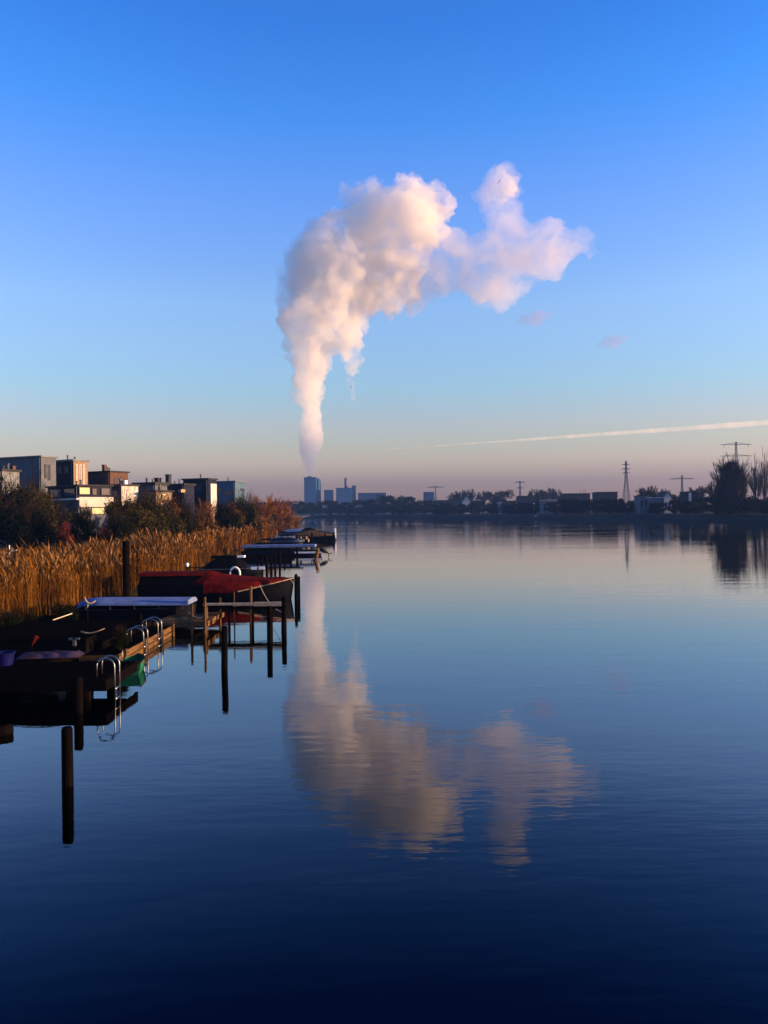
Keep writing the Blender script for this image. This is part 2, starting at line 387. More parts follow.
def proto(key, seed, h, rx, kind, mt, n, leaf, trunk_h=.25):
    tr, c = tree_mesh(seed, h, rx, kind, n, leaf, trunk_h)
    if key == 'up1': dome(c, 5, h, rx*.82, 12000, 1.2)
    if kind == 'leafy' and n > 8000:      # bare shoots sticking out of the foliage
        g = np.random.default_rng(seed+9)
        for _ in range(90):
            a = g.uniform(0,6.283); e_ = g.uniform(.1,1.45); p = Vector((math.cos(a)*rx*.6*math.cos(e_), math.sin(a)*rx*.6*math.cos(e_), h*.5+h*.32*math.sin(e_)))
            d = Vector((math.cos(a)*math.cos(e_), math.sin(a)*math.cos(e_), .6+math.sin(e_))).normalized(); q = p + d*rx*g.uniform(.45,.85) + Vector(g.normal(0,.12*rx,3))
            tr.tube([p, p.lerp(q,.5)+Vector(g.normal(0,.03*rx,3)), q], [.03,.022,.010], 3, cap=False)
            for _k in range(4): m_ = p.lerp(q, g.uniform(.4,.95)); tr.tube([m_, m_+(d+Vector(g.normal(0,.6,3))).normalized()*rx*g.uniform(.1,.25)], [.016,.007], 3, cap=False)
    PROTO[key] = (tr.mesh('trunk', M['bark']), c.mesh('crown', mt), h, rx)
proto('leaf1', 11, 8, 3.4, 'leafy', M['leafdark'], 5200, .50, .0)
proto('leaf2', 12, 8, 4.2, 'leafy', M['leafdark'], 6000, .50, .0)
proto('bare1', 21, 10, 4.2, 'bare', M['twig'], 9000, .6, .12)
proto('bare2', 22, 10, 3.6, 'bare', M['twig'], 9000, .6, .14)
proto('up1', 31, 20, 4.4, 'upright', M['twig'], 9000, .7, .04)
proto('up2', 32, 20, 3.2, 'upright', M['twigpale'], 4800, .8, .1)
proto('bgreen1', 41, 6, 3.0, 'leafy', M['leafgreen'], 10500, .26, .02)
proto('bgreen2', 42, 6, 2.7, 'leafy', M['leafgreen'], 10500, .26, .02)
proto('bbrown', 43, 6, 2.8, 'leafy', M['leafbrown'], 10500, .24, .02)
proto('bred', 44, 4, 1.5, 'leafy', M['leafred'], 3500, .2, .1)
proto('bdark', 45, 6, 3.1, 'leafy', M['leafdark'], 10500, .28, .02)
proto('borange', 51, 7, 3.4, 'bare', M['twigorange'], 9000, .32, .06)
proto('bupbrown', 52, 7, 2.4, 'bare', M['twigorange'], 7000, .3, .1)
def tree(key, px, ytop, wpx, D, label, cat='tree', group=None, base=None, name=None, rz=None):
    """tree whose crown spans wpx pixels around px and reaches ytop, D metres ahead"""
    tm, cm, h0, r0 = PROTO[key]
    top = W(px, ytop, D); x, y = top.x, top.y
    z0 = base if base is not None else (bank_z(x, y) if x < -10 and D < 500 else 2.5)
    h = top.z - z0; r = wpx/2/F*D
    o = thing(name or ('tree' if cat == 'tree' else 'bush'), (x, y, z0-.05), label, cat, group, rz if rz is not None else rnd.uniform(0,6.28))
    o.scale = (r/r0*1.02, r/r0*1.02, h/h0)
    for nm, me in (('trunk', tm), ('crown', cm)):
        c = bpy.data.objects.new(nm, me); COL.objects.link(c); c.parent = o
    return o
#TREES#
BG = 'bushes along the left bank behind the reeds'
def bush(key, px, yt, w, D, label, **k): return tree(key, px, yt-3 if key != 'bred' else yt, w, D, label, 'bush', BG, name='bush', **k)
# (kind, px, top y, width px, metres ahead, label) -- the thicket between the reeds and the houses, left to right
for a in [
 ('bdark', -22, 486, 90, 84, 'dark bush cut by the left edge of the picture'),
 ('bdark', 14, 492, 62, 88, 'wide dark bush behind the small white tent'),
 ('bgreen1', 34, 488, 40, 98, 'olive bush standing to the left of the red-leaved bush, under the pale block house'),
 ('bdark', 33, 514, 44, 80, 'low dark bush in front of the lawn edge, left of the red-leaved bush'),
 ('bgreen2', 56, 506, 30, 90, 'narrow olive bush directly behind the red-leaved bush'),
 ('bred', 66, 519, 17, 76, 'small bush with bright red autumn leaves at the back of the reeds'),
 ('bdark', 84, 514, 30, 80, 'black-green bush between the two red bushes'),
 ('bred', 103, 524, 12, 78, 'smaller dull red bush below the yellow window with sun glint'),
 ('bgreen1', 122, 500, 42, 86, 'dense olive-green bush below the dark blue house with a white side wall'),
 ('bdark', 118, 518, 30, 79, 'low dark bush in shade in front of the dense olive bush'),
 ('bgreen2', 152, 498, 44, 92, 'broad olive bush below the two thin chimneys'),
 ('bgreen1', 140, 510, 34, 84, 'rounded green bush just above the tall dark mooring pile'),
 ('bbrown', 176, 500, 36, 96, 'brownish leafy bush in front of the flat-roofed navy house'),
 ('bdark', 184, 514, 28, 92, 'dark bush under the pink-lit balcony'),
 ('bgreen2', 166, 514, 32, 86, 'yellow-green bush between the broad olive bush and the dark bush'),
 ('bupbrown', 205, 498, 22, 104, 'upright brown shrub with pale stems beside the white house corner'),
 ('bbrown', 200, 516, 34, 96, 'low brown bush to the right of the pink-lit balcony'),
 ('bdark', 220, 508, 26, 112, 'dark rounded bush in front of the teal building'),
 ('bbrown', 234, 504, 26, 122, 'brown bush below the right corner of the teal building'),
 ('bgreen2', 246, 500, 26, 140, 'dull green bush between the teal building and the orange willows'),
 ('bdark', 250, 510, 20, 128, 'small dark bush in the thicket left of the orange willows'),
 ('bdark', 232, 515, 22, 112, 'low black-green bush at the back of the reeds under the teal building'),
]: bush(*a)
for a in [
 ('borange', 262, 494, 30, 150, 'leftmost and broadest of the bare orange willow shrubs'),
 ('borange', 278, 496, 26, 168, 'bare orange willow shrub in the middle of the orange clump'),
 ('borange', 288, 509, 16, 195, 'low bare orange willow shrub nearest to the jetties at the far end of the bank'),
 ('borange', 296, 514.5, 12, 240, 'smallest bare orange willow shrub at the tip of the left bank'),
]: tree(*a, 'bush', 'bare willow shrubs at the end of the left bank', name='willow_shrub')
# far bank
FG = 'trees along the far bank'
for a in [
 ('leaf2', 268, 501, 40, 620, 'hazy dark tree mass half hidden behind the orange willows'),
 ('leaf2', 292, 500, 30, 660, 'hazy low tree at the foot of the power plant block, left side'),
 ('leaf2', 312, 501, 26, 680, 'low blue-green tree directly below the steaming power plant block'),
 ('leaf1', 330, 499, 22, 690, 'low hazy tree below the small square plant building'),
 ('leaf2', 348, 501, 30, 680, 'low hazy tree below the building with the dark chimney'),
 ('leaf2', 372, 498, 36, 660, 'broad dark tree below the long low shed roof'),
 ('leaf2', 393, 494, 30, 650, 'round-topped dark tree right of the long low shed'),
 ('leaf1', 410, 495, 22, 640, 'dark tree left of the faint lattice pylon'),
 ('leaf2', 424, 499, 24, 620, 'low dark tree at the foot of the faint lattice pylon'),
 ('leaf2', 400, 503, 36, 610, 'low dark hedge-like tree in front of the round-topped dark tree'),
 ('leaf2', 360, 506, 36, 640, 'lowest dark tree at the water below the long shed'),
 ('bare1', 454, 492, 13, 700, 'small round bare tree, first right of the faint lattice pylon'),
 ('bare2', 461, 489, 15, 700, 'round bare tree above the little dark house with a white gable'),
 ('bare1', 470, 489, 12, 690, 'slim bare tree between the bare round tree and the broad dark evergreen'),
 ('bare2', 483, 490, 15, 680, 'pale bare tree just left of the broad dark evergreen'),
 ('leaf2', 499, 489, 25, 640, 'broad rounded dark evergreen left of the two-armed pylon'),
 ('leaf2', 478, 500, 22, 560, 'low dark tree in front of the pale bare tree'),
 ('leaf1', 446, 502, 20, 560, 'low dark tree left of the little house with a white gable'),
 ('leaf2', 530, 497, 26, 520, 'dark tree at the foot of the two-armed pylon'),
 ('bare1', 534, 489, 14, 620, 'bare tree immediately right of the two-armed pylon'),
 ('bare2', 546, 487, 20, 620, 'wide bare purple-grey tree in the middle of the far bank'),
 ('bare1', 556, 489, 14, 620, 'bare tree at the right end of the purple-grey group'),
 ('leaf2', 545, 499, 26, 500, 'low dark tree in front of the wide bare purple-grey tree'),
 ('leaf1', 511, 504, 20, 500, 'low dark tree in front of the white house end wall'),
 ('leaf2', 566, 497, 24, 470, 'dark tree between the bare trees and the long dark house'),
 ('leaf2', 596, 500, 18, 420, 'dark tree filling the gap left of the flat-topped dark building'),
 ('leaf1', 621, 497, 12, 420, 'small dark tree between the flat-topped building and the tall slim mast'),
 ('leaf2', 636, 499, 18, 400, 'dark tree at the foot of the tall slim mast'),
 ('bare2', 648, 485, 22, 400, 'dark spreading bare tree right of the tall slim mast'),
 ('leaf2', 649, 493, 20, 380, 'dark tree below the spreading bare tree'),
 ('bare1', 664, 489, 16, 390, 'bare tree beside the pale-walled villa'),
 ('leaf2', 682, 492, 20, 360, 'rounded dark tree at the foot of the pylon with one wide crossarm'),
 ('bare2', 698, 485, 22, 380, 'bushy bare tree between the single-arm pylon and the tall dark tree'),
 ('leaf2', 702, 495, 22, 330, 'dark bush-like tree left of the tall dark tree'),
 ('bare1', 714, 481, 16, 340, 'bare shoulder-high tree leaning against the left side of the tall dark tree'),
 ('leaf2', 752, 498, 30, 310, 'dark tree between the tall dark tree and the bare poplars'),
 ('leaf2', 729, 489, 30, 288, 'low dense bush around the foot of the tall dark tree'),
 ('leaf1', 775, 494, 24, 300, 'dark tree cut by the right edge of the picture'),
 ('leaf2', 440, 503, 30, 540, 'low spreading dark tree in front of the house under the faint lattice pylon'),
 ('leaf1', 462, 503, 16, 530, 'small dark tree before the foot of the little white gable'),
 ('leaf2', 524, 502, 28, 480, 'low dark tree in front of the wide house below the two-armed pylon'),
 ('leaf2', 578, 498, 30, 410, 'broad dark tree hiding the middle of the long dark house'),
 ('leaf2', 610, 498, 26, 375, 'broad dark tree in front of the flat-topped dark building'),
 ('leaf2', 628, 502, 22, 355, 'low dark tree at the water below the tall slim mast'),
 ('leaf2', 657, 502, 18, 325, 'low dark tree in front of the lower grey villa'),
 ('leaf1', 674, 498, 14, 325, 'small dark tree between the narrow gabled house and the rounded dark tree'),
 ('leaf2', 689, 500, 18, 310, 'low dark tree before the tall villa with the white column'),
 ('leaf2', 716, 496, 26, 285, 'low dark tree on the left flank of the tall dark tree'),
 ('leaf2', 742, 494, 28, 282, 'low dark tree on the right flank of the tall dark tree'),
 ('leaf2', 766, 501, 34, 272, 'low dark tree at the water below the pale poplars'),
 ('leaf2', 556, 501, 24, 430, 'low dark tree left of the small gabled house'),
 ('leaf2', 492, 503, 22, 520, 'low dark tree in front of the broad rounded evergreen'),
]: tree(*a, 'tree', FG)
tree('up1', 731, 458, 34, 285, 'tall dark dense tree with many upright branches, highest of the far bank', 'tree')
for a in [('up2', 755, 455, 13, 300, 'bare pale poplar just right of the tall dark tree'),
          ('up2', 764, 449, 13, 295, 'tallest bare pale poplar at the right edge'),
          ('up2', 777, 452, 14, 300, 'bare pale poplar cut by the right edge of the picture')]:
    tree(*a, 'tree', 'bare poplars at the right edge')
#HOUSES#
class House:
    """a building with a front face from px A to px B and its water-side face from px B to px C"""
    def __init__(s, A, B, C, ytop, D, phi, label, cat='house', group=None, name='house', z0=None):
        s.phi = R(phi); top = W(B, ytop, D); s.xb, s.yb = top.x, D
        s.z0 = z0 if z0 is not None else bank_z(top.x, D)
        def solve_front(px):
            p = ray(px, ytop); a = p.x
            return (s.xb - a*D)/(math.cos(s.phi) + a*math.sin(s.phi))
        def solve_side(px):
            c = ray(px, ytop).x
            return (c*D - s.xb)/(math.sin(s.phi) - c*math.cos(s.phi))
        s.w = solve_front(A); s.d = max(3.0, solve_side(C)) if C is not None else 8.0
        s.h = top.z - s.z0; s.D = D; s.front = solve_front; s.side = solve_side
        s.o = thing(name, (s.xb, D, s.z0), label, cat, group, -s.phi)
    def zl(s, y, px=None): return W(px or 384 + s.xb/s.D*F, y, s.D).z - s.z0
    def body(s, m, name='wall', z0=0, z1=None, x0=None, x1=0, y0=0, y1=None):
        b = MB(); b.box(s.w*-1 if x0 is None else x0, y0, z0, x1, s.d if y1 is None else y1, s.h if z1 is None else z1)
        return b.build(name, m, s.o)
    def roof(s, m, t=.3, over=.25, z=None, x0=None, x1=None, y1=None):
        z = s.h if z is None else z
        for k in range(2):
            b = MB(); u = -s.w*(.2+.5*rnd.random()); v = .8+rnd.random()*max(.5, s.d-2); b.tube([(u,v,z+t),(u,v,z+t+.45+.3*k)], .14, 6); b.tube([(u,v,z+t+.45+.3*k),(u,v,z+t+.55+.3*k)], .22, 6); b.build('roof_vent', M['metalgrey'], s.o)
        b = MB(); b.tube([(-.25,-.09,.0),(-.25,-.09,z-.05)], .06, 6); b.build('downpipe', M['metalgrey'], s.o)
        b = MB()
        b.box((-s.w if x0 is None else x0)-over, -over, z+.003, (0 if x1 is None else x1)+over, (s.d if y1 is None else y1)+over, z+t)
        return b.build('roof', m, s.o)
    def win(s, pa, pb, ya, yb, m=None, frame=True, lit=False):
        xa, xb = -s.front(pa), -s.front(pb); z1, z0 = s.zl(ya), s.zl(yb)
        f = MB(); t = .07
        f.box(xa, -.06, z0, xa+t, -.003, z1); f.box(xb-t, -.06, z0, xb, -.003, z1)
        f.box(xa+t, -.06, z0, xb-t, -.003, z0+t); f.box(xa+t, -.06, z1-t, xb-t, -.003, z1)
        fo = f.build('window', m or M['roofdark'], s.o)
        p = MB(); p.box(xa+t, -.03, z0+t, xb-t, -.005, z1-t); p.build('pane', M['glintwin'] if lit else M['glass'], fo)
    def swin(s, pa, pb, ya, yb, lit=False):
        a, b_ = s.side(pa), s.side(pb); z1, z0 = s.zl(ya), s.zl(yb); t = .07; f = MB()
        f.box(.003, a, z0, .06, a+t, z1); f.box(.003, b_-t, z0, .06, b_, z1); f.box(.003, a+t, z0, .06, b_-t, z0+t); f.box(.003, a+t, z1-t, .06, b_-t, z1)
        fo = f.build('window', M['roofdark'], s.o)
        p = MB(); p.box(.005, a+t, z0+t, .03, b_-t, z1-t); p.build('pane', M['glintwin'] if lit else M['glass'], fo)
    def chimney(s, px, ya, wid=.6, m=None, y=2.0, z=None):
        x = -s.front(px); b = MB(); z1 = s.zl(ya); zb = s.h if z is None else z
        b.box(x-wid/2, y, zb+.3, x+wid/2, y+wid, z1); b.box(x-wid*.62, y-wid*.12, z1, x+wid*.62, y+wid*1.12, z1+.15)
        b.build('chimney', m or M['brick_brown'], s.o)
HG = 'modern flat-roofed houses behind the reeds'
h = House(-60, 41, 52, 457, 118, 22, 'large pale grey block house with a sunlit right corner, at the left edge', group=HG)
h.body(M['render_grey']); h.roof(M['roofgrey'], .25)
for a, b_ in ((-6,4),(12,20)): h.win(a, b_, 470, 478)
h.swin(44, 46, 464, 478); h.swin(47.5, 50, 464, 480)
h = House(-12, 2, 8, 471, 104, 20, 'narrow grey house with a pointed white post corner, in front of the large pale block', group=HG)
h.body(M['roofgrey']); h.roof(M['roofdark']); h.win(-8, -3, 476, 486); h.chimney(0, 466, .5)
h = House(53, 73, 87, 461, 126, 26, 'boxy dark-fronted house with tall narrow windows on its sunlit side', group=HG)
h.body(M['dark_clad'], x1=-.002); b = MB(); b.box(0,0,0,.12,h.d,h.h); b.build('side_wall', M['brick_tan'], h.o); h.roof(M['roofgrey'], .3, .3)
for a, b_ in ((75,77),(78.5,80.5),(82,84)):
    a_, c_ = h.side(a), h.side(b_); p = MB(); p.box(.123, a_, h.zl(484), .2, c_, h.zl(464)); w_ = p.build('window', M['render_white'], h.o)
    q = MB(); q.box(.203, a_+.15, h.zl(483), .22, c_-.15, h.zl(465)); q.build('pane', M['glass'], w_)
h.win(57, 62, 466, 473); h.win(64, 69, 466, 473)
h = House(86, 110, 128, 472, 130, 28, 'brown brick house with one thin chimney on its dark front half', group=HG)
h.body(M['brick_brown']); h.roof(M['roofdark'], .25); h.chimney(94, 464, .55); h.win(90, 95, 477, 483); h.win(99, 105, 477, 483); h.swin(114, 117, 477, 484); h.swin(120, 124, 477, 484)
# nearer terrace with bands of white panel
h = House(47, 78, 112, 486, 102, 40, 'low terraced house with white panel bands, navy upper windows and yellow windows with sun glint', group=HG, name='terraced_house')
h.body(M['render_grey'], z1=h.zl(500)); h.body(M['dark_clad'], 'upper_wall', z0=h.zl(500)+.004, x0=-h.w+.05, x1=-.05, y0=.05, y1=h.d-.05)
h.roof(M['roofdark'], .22, .2)
b = MB(); b.box(-h.w-.1, -.5, h.zl(500), .5, -.003, h.zl(498)); b.box(.003, 0, h.zl(507), .35, h.d, h.zl(497)); b.build('balcony', M['render_white'], h.o)
h.win(50, 61, 488, 496); h.win(64, 75, 488, 496); h.win(54, 62, 503, 512); h.win(66, 74, 503, 512)
h.swin(79, 90, 487, 494.5, lit=True); h.swin(92, 97, 488, 495); h.swin(101, 110, 487.5, 495); h.swin(80, 89, 508, 515); h.swin(91, 104, 507.5, 514.5, lit=True)
h = House(110, 121, 135, 486, 112, 34, 'small house with dark blue front and white sunlit side wall', group=HG)
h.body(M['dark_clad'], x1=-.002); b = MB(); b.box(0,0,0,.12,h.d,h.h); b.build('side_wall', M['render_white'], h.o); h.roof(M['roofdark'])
h.swin(129, 132.5, 490, 499); h.win(112, 118, 490, 498)
b = MB(); b.box(-.9, 1.0, h.h+.3, -.4, 1.5, h.zl(480)); b.build('chimney', M['whitepaint'], h.o)
h = House(134, 155, 166, 485, 124, 24, 'grey house with dark flat roof and two thin dark chimneys', group=HG)
h.body(M['render_grey']); h.roof(M['roofdark'], .5, .3); h.chimney(148, 478, .8, M['roofdark']); h.chimney(155, 474.5, .7, M['roofdark'], y=3)
h.win(137, 144, 491, 498); h.win(146, 152, 491, 498)
h = House(150, 156, 168, 492, 114, 36, 'small low house with sun-glowing orange windows, below the two thin chimneys', group=HG)
h.body(M['brick_tan']); h.roof(M['roofdark']); h.swin(157, 161, 493.5, 499, lit=True); h.swin(162, 166, 493, 496, lit=True); h.win(151, 155, 494, 499)
h = House(163, 184, 194, 485, 140, 24, 'long low navy wing with a pale glowing balcony', group=HG)
h.body(M['dark_clad']); h.roof(M['roofdark']); h.win(167, 173, 489, 496)
b = MB(); b.box(-h.front(183)-.1, -1.2, h.zl(492.5), .3, -.003, h.zl(489.5)); b.build('balcony', M['board'], h.o)
h = House(183, 208, 213, 479.5, 146, 20, 'flat-roofed navy blue house with a white corner column', group=HG)
h.body(M['dark_clad']); h.roof(M['roofdark'], .3)
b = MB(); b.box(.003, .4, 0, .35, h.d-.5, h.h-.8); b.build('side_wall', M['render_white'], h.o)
h.win(187, 192, 484, 491); h.win(196, 203, 484, 491)
h = House(207, 235, 246, 481.5, 175, 18, 'teal-blue two-storey building with ribbed cladding, rightmost of the left bank', 'building', name='building')
h.body(M['teal_clad']); h.roof(M['roofgrey'], .2)
h.win(214, 222, 487, 492, M['roofdark']); h.win(224, 233, 491, 495, M['roofdark']); h.win(212, 219, 494, 498, M['roofdark']); h.swin(240, 244, 488, 491)
# small things on the lawn
p = G(3, 551, 1.6); p = W(3, 551, 76)
b = MB(); hw, hh = .55, .95
b.grid([[(-hw, y_, 0), (-hw*.72, y_, hh*.55), (0, y_, hh), (hw*.72, y_, hh*.55), (hw, y_, 0)] for y_ in (0, .7, 1.6)])
b.add([(-hw,1.6,0),(-hw*.72,1.6,hh*.55),(0,1.6,hh),(hw*.72,1.6,hh*.55),(hw,1.6,0)], [(0,1,2,3,4)])
b.add([(-hw,0,0),(-hw*.72,0,hh*.55),(0,0,hh),(0,0,hh-.12),(-.3,0,.35),(-.3,0,0)], [(0,1,2,3,4,5)])
tt = thing('tent', (p.x, p.y, bank_z(p.x, p.y)), 'tiny white dome tent on the lawn at the left edge', 'tent'); b.build('canopy', M['whitepaint'], tt)
b = MB(); b.box(-hw*.9,.02,.01,hw*.9,1.55,.05); b.build('groundsheet', M['bluepaint'], tt)
p = W(9.5, 557, 62); zg = bank_z(p.x, p.y)
sg = thing('sign_post', (p.x, p.y, zg), 'thin pale post carrying a small white board beside the tent', 'sign')
b = MB(); b.tube([(0,0,0),(0,0,W(9.5,545,62).z-zg)], .035, 6); b.build('post', M['whitepaint'], sg)
b = MB(); z_ = W(9.5,551,62).z-zg; b.box(.12,-.02,z_-.08,.62,.02,z_+.12); b.build('board', M['whitepaint'], sg)
#BOATS#
PG = 'dark timber mooring piles in the water'
def pile(px, D, ytop, wpx, label, m='tarred', group=PG, lean=(0,0), cap=False, n=12):
    t = W(px, ytop, D); r = wpx/2/F*D
    if lean == (0,0): lean = (rnd.uniform(-.012,.02), rnd.uniform(-.03,.03))
    b = MB(); zs = [-1.2, 0, t.z*.5, t.z-.05, t.z]
    b.tube([(lean[0]*z, lean[1]*z, z) for z in zs], [r*1.04, r*1.02, r, r*.98, r*.80], n)
    o = b.build('mooring_pile', M[m], None, loc=(t.x-lean[0]*t.z, t.y, 0))
    for p_ in o.data.polygons: p_.use_smooth = len(p_.vertices) == 4
    tag(o, label, 'mooring pile', group); return o
pile(67, 13.8, 727, 11, 'thick dark mooring pile standing alone in open water, nearest to the viewer')
pile(78.5, 18.9, 676, 9, 'dark mooring pile at the corner of the near jetty, just behind the nearest pile')
pile(224.5, 23.9, 626, 6.5, 'dark mooring pile standing alone right of the swimming ladders, before the red boat')
pile(269.5, 28.9, 606, 5.5, 'dark mooring pile in front of the red boat, second from its bow end')
pile(284, 31.5, 597, 5, 'dark mooring pile with a pale sunlit side at the end of the plank jetty')
pile(126.5, 41, 541, 7, 'tall thick dark pile rising above the reeds behind the pale-covered boat', m='tarred')
pile(234, 33.5, 592, 1.4, 'very thin pale stake against the dark red-boat hull', m='timber')
pile(250.5, 33.5, 586, 3, 'slim pale brown post through the middle of the plank jetty', m='timber')
pile(205, 31, 597, 2.5, 'short pale post at the inner end of the plank jetty', m='timber')
pile(296, 42.5, 574, 3, 'slim dark pile directly off the bow of the red boat')
FARP = 'slim piles between the boats beyond the red boat'
for px, D, yt, w_, l in [
 (262, 62, 556, 2.6, 'slim pile at the stern of the dark cabin boat, leftmost of the close-set row'),
 (266.5, 64, 555, 2.6, 'second pile from the left in the close-set row behind the red boat'),
 (271, 66, 555, 2.4, 'middle pile of the close-set row behind the red boat'),
 (275, 69, 554, 2.2, 'fourth pile from the left in the close-set row behind the red boat'),
 (279.5, 72, 550, 2.4, 'rightmost and tallest pile of the close-set row behind the red boat'),
 (291, 82, 548, 2.2, 'slim pile in front of the long pale-edged boat, left of its pair'),
 (297, 84, 547, 2.2, 'slim pile in front of the long pale-edged boat, right of its pair'),
 (301, 90, 545, 1.6, 'thinnest pile near the bow of the long pale-edged boat'),
 (284.5, 80, 549, 2.0, 'slim pile between the close-set row and the pair before the pale-edged boat'),
 (312, 130, 533, 2.0, 'small pile at the outer corner of the farthest jetty'),
 (325, 132, 533, 1.8, 'small pile below the middle of the farthest covered boat'),
 (333.5, 131, 532, 2.0, 'small pale-topped pile at the outer end of the farthest covered boat')]:
    pile(px, D, yt, w_, l, group=FARP, n=8)
o = pile(318, 78, 549, 3.6, 'raked brown pile with a slanted top at the end of the second jetty', m='timber', group=FARP, lean=(.22, 0))

def hull_mb(L, Bm, Hh, bow=.35, stern=1.0, sheer=.25, n=18, depth=.25):
    """hull along +x (bow at +L/2), beam across y"""
    b = MB(); rows = []
    for i in range(n+1):
        t = i/n; x = -L/2 + L*t
        wv = stern + (1-stern)*min(1, t/.3) if t < .3 else 1.0
        if t > 1-bow: wv = max(.012, max(0.0, math.cos((t-(1-bow))/bow*math.pi/2))**.75)
        z = Hh + sheer*Hh*max(0,(t-.35)/.65)**2; hw = Bm/2*wv; rk = .02*L*max(0,(t-.7)/.3)**2
        rows.append([(x+rk, -hw, z), (x+rk*.6, -hw*.96, z*.55), (x, -hw*.82, .03), (x-rk*.3, -hw*.45, -depth), (x-rk*.3, hw*.45, -depth), (x, hw*.82, .03), (x+rk*.6, hw*.96, z*.55), (x+rk, hw, z)])
    b.grid(rows); b.add(rows[0], [tuple(range(8))]); b.add(rows[-1], [tuple(range(8))[::-1]])
    return b, rows
def rail_mb(rows, t=.05):
    b = MB()
    for k in (0, 7): b.tube([Vector(r[k])+Vector((0,0,.02)) for r in rows], t, 6)
    return b
def cover_mb(rows, i0, i1, ridge, sag=.0, over=.06, seed=0, side=.5, drape=.12):
    """tarpaulin from gunwale to gunwale over a ridge; ridge(t) gives the height above the gunwale"""
    b = MB(); rr = []
    for i in range(i0, i1+1):
        t = (i-i0)/(i1-i0); a, c = Vector(rows[i][0]), Vector(rows[i][7]); hgt = ridge(t); row = []
        for k in range(9):
            s = k/8; p = a.lerp(c, s); u = 1-abs(2*s-1)
            p.z += hgt*(u**side) + .02 + noise.noise((i*.9, k*1.1, seed))*.075*(u > 0)
            if k in (0, 8): p.y += (-over if k == 0 else over)*1.0
            row.append(p)
        row.insert(0, row[0]-Vector((0,.03,drape*(1-t**2)+.12+.05*math.sin(i*1.9)))); row.append(row[-1]-Vector((0,-.03,drape*(1-t**2)+.12)))
        rr.append(row)
    b.grid(rr); b.add(rr[0], [tuple(range(11))]); b.add(rr[-1], [tuple(range(11))[::-1]])
    return b
def smooth(o):
    for p in o.data.polygons: p.use_smooth = len(p.vertices) == 4
    return o
BGp = 'boats moored side-on along the left bank'
# --- red-covered boat, bow to the right
def boat_at(px0, px1, D, label, name='boat', z=0, rz=0, cat='boat', group=None):
    a, c = W(px0, 560, D), W(px1, 560, D); m_ = (a+c)/2; L = (c-a).length
    return thing(name, (m_.x, D, z), label, cat, group, rz), L
# red boat
t, L = boat_at(143, 291, 43.5, 'dark-hulled boat under a red tarpaulin with its bow pointing out to the lake', group=BGp)
hb, rows = hull_mb(L, 2.5, 1.02, bow=.42, stern=.85, sheer=.22)
smooth(hb.build('hull', M['hulldark'], t)); rail_mb([[Vector(p)-Vector((0,.12 if k == 0 else (-.12 if k == 7 else 0),.50-.46*max(0,(q-12)/6))) for k, p in enumerate(r)] for q, r in enumerate(rows[12:], 12)], .03).build('rubbing_strake', M['board'], t)
i_c = 8
cv = cover_mb(rows, i_c, 17, lambda u: .62*(1-u)**1.4+.04, side=.8, seed=3, drape=.42, over=.1); smooth(cv.build('cover', M['redtarp'], t))
b = MB()   # cabin tent
x0, x1 = rows[0][0][0]+.1, rows[i_c][0][0]+.15; zt = W(200, 571.5, 43.5).z
b.add([(x0,-1.05,.95),(x1-.9,-1.05,.95),(x1-.9,1.05,.95),(x0,1.05,.95),(x0,-.85,zt-.08),(x1-.15,-.85,zt-.08),(x1-.15,.85,zt-.08),(x0,.85,zt-.08)],
      [(0,1,5,4),(1,2,6,5),(2,3,7,6),(3,0,4,7),(0,3,2,1)])
b.build('cabin', M['darktarp'], t)
b = MB(); rr = []
for i in range(9):
    x = x0-.12 + (x1+.05-x0)*i/8; rr.append([(x,-1.0,zt-.16),(x,-.9,zt-.07),(x,-.4,zt+.02+.02*math.sin(i*2)),(x,.4,zt+.02),(x,.9,zt-.07),(x,1.0,zt-.16)])
b.grid(rr); smooth(b.build('cabin_roof', M['redtarp'], t))
b = MB()   # folded red flaps at the front of the cabin
b.add([(x1-.15,-.87,zt-.1),(x1-.95,-1.09,.98),(x1+.55,-1.1,1.0)], [(0,1,2)]); b.add([(x1-.15,.87,zt-.1),(x1-.95,1.09,.98),(x1+.55,1.1,1.0)], [(0,2,1)])
b.build('front_flap', M['redtarp'], t)
b = MB(); bx = rows[18][0][0]+.06
b.box(bx-.05,-.09,-.2,bx+.28,.09,W(291,576.5,43.5).z); b.build('stem_post', M['hulldark'], t)
# --- pale-covered boat
t, L = boat_at(66, 193, 34.5, 'dark boat under a taut pale blue tarpaulin, moored in front of the tall pile', group=BGp)
hb, rows = hull_mb(L, 2.1, .72, bow=.3, stern=.9, sheer=.12)
smooth(hb.build('hull', M['hulldark'], t)); rail_mb(rows, .03).build('rubbing_strake', M['hullblue'], t)
zr = W(130, 597, 34.5).z
b = MB(); rr = []
for i in range(13):
    u = i/12; x = W(80 + (192-80)*u, 597, 34.5).x - t.location.x; hgt = zr - .22*max(0,1-u*7)**2 - .05*u
    hw = .95*(1-.55*max(0,.12-u)/.12)
    rr.append([(x,-hw,hgt-.26),(x,-hw,hgt-.20),(x,-hw*.75,hgt-.06),(x,0,hgt+.01),(x,hw*.75,hgt-.06),(x,hw,hgt-.20),(x,hw,hgt-.26)])
b.grid(rr); b.add(rr[-1], [tuple(range(7))[::-1]]); smooth(b.build('cover', M['paletarp'], t))
for x in np.linspace(rr[1][0][0]+.2, rr[-1][0][0]-.2, 5):
    for s in (-1,1): b = MB(); b.tube([(x, s*.9, .70),(x, s*.9, zr-.24)], .025, 5); b.build('cover_support', M['metalgrey'], t)
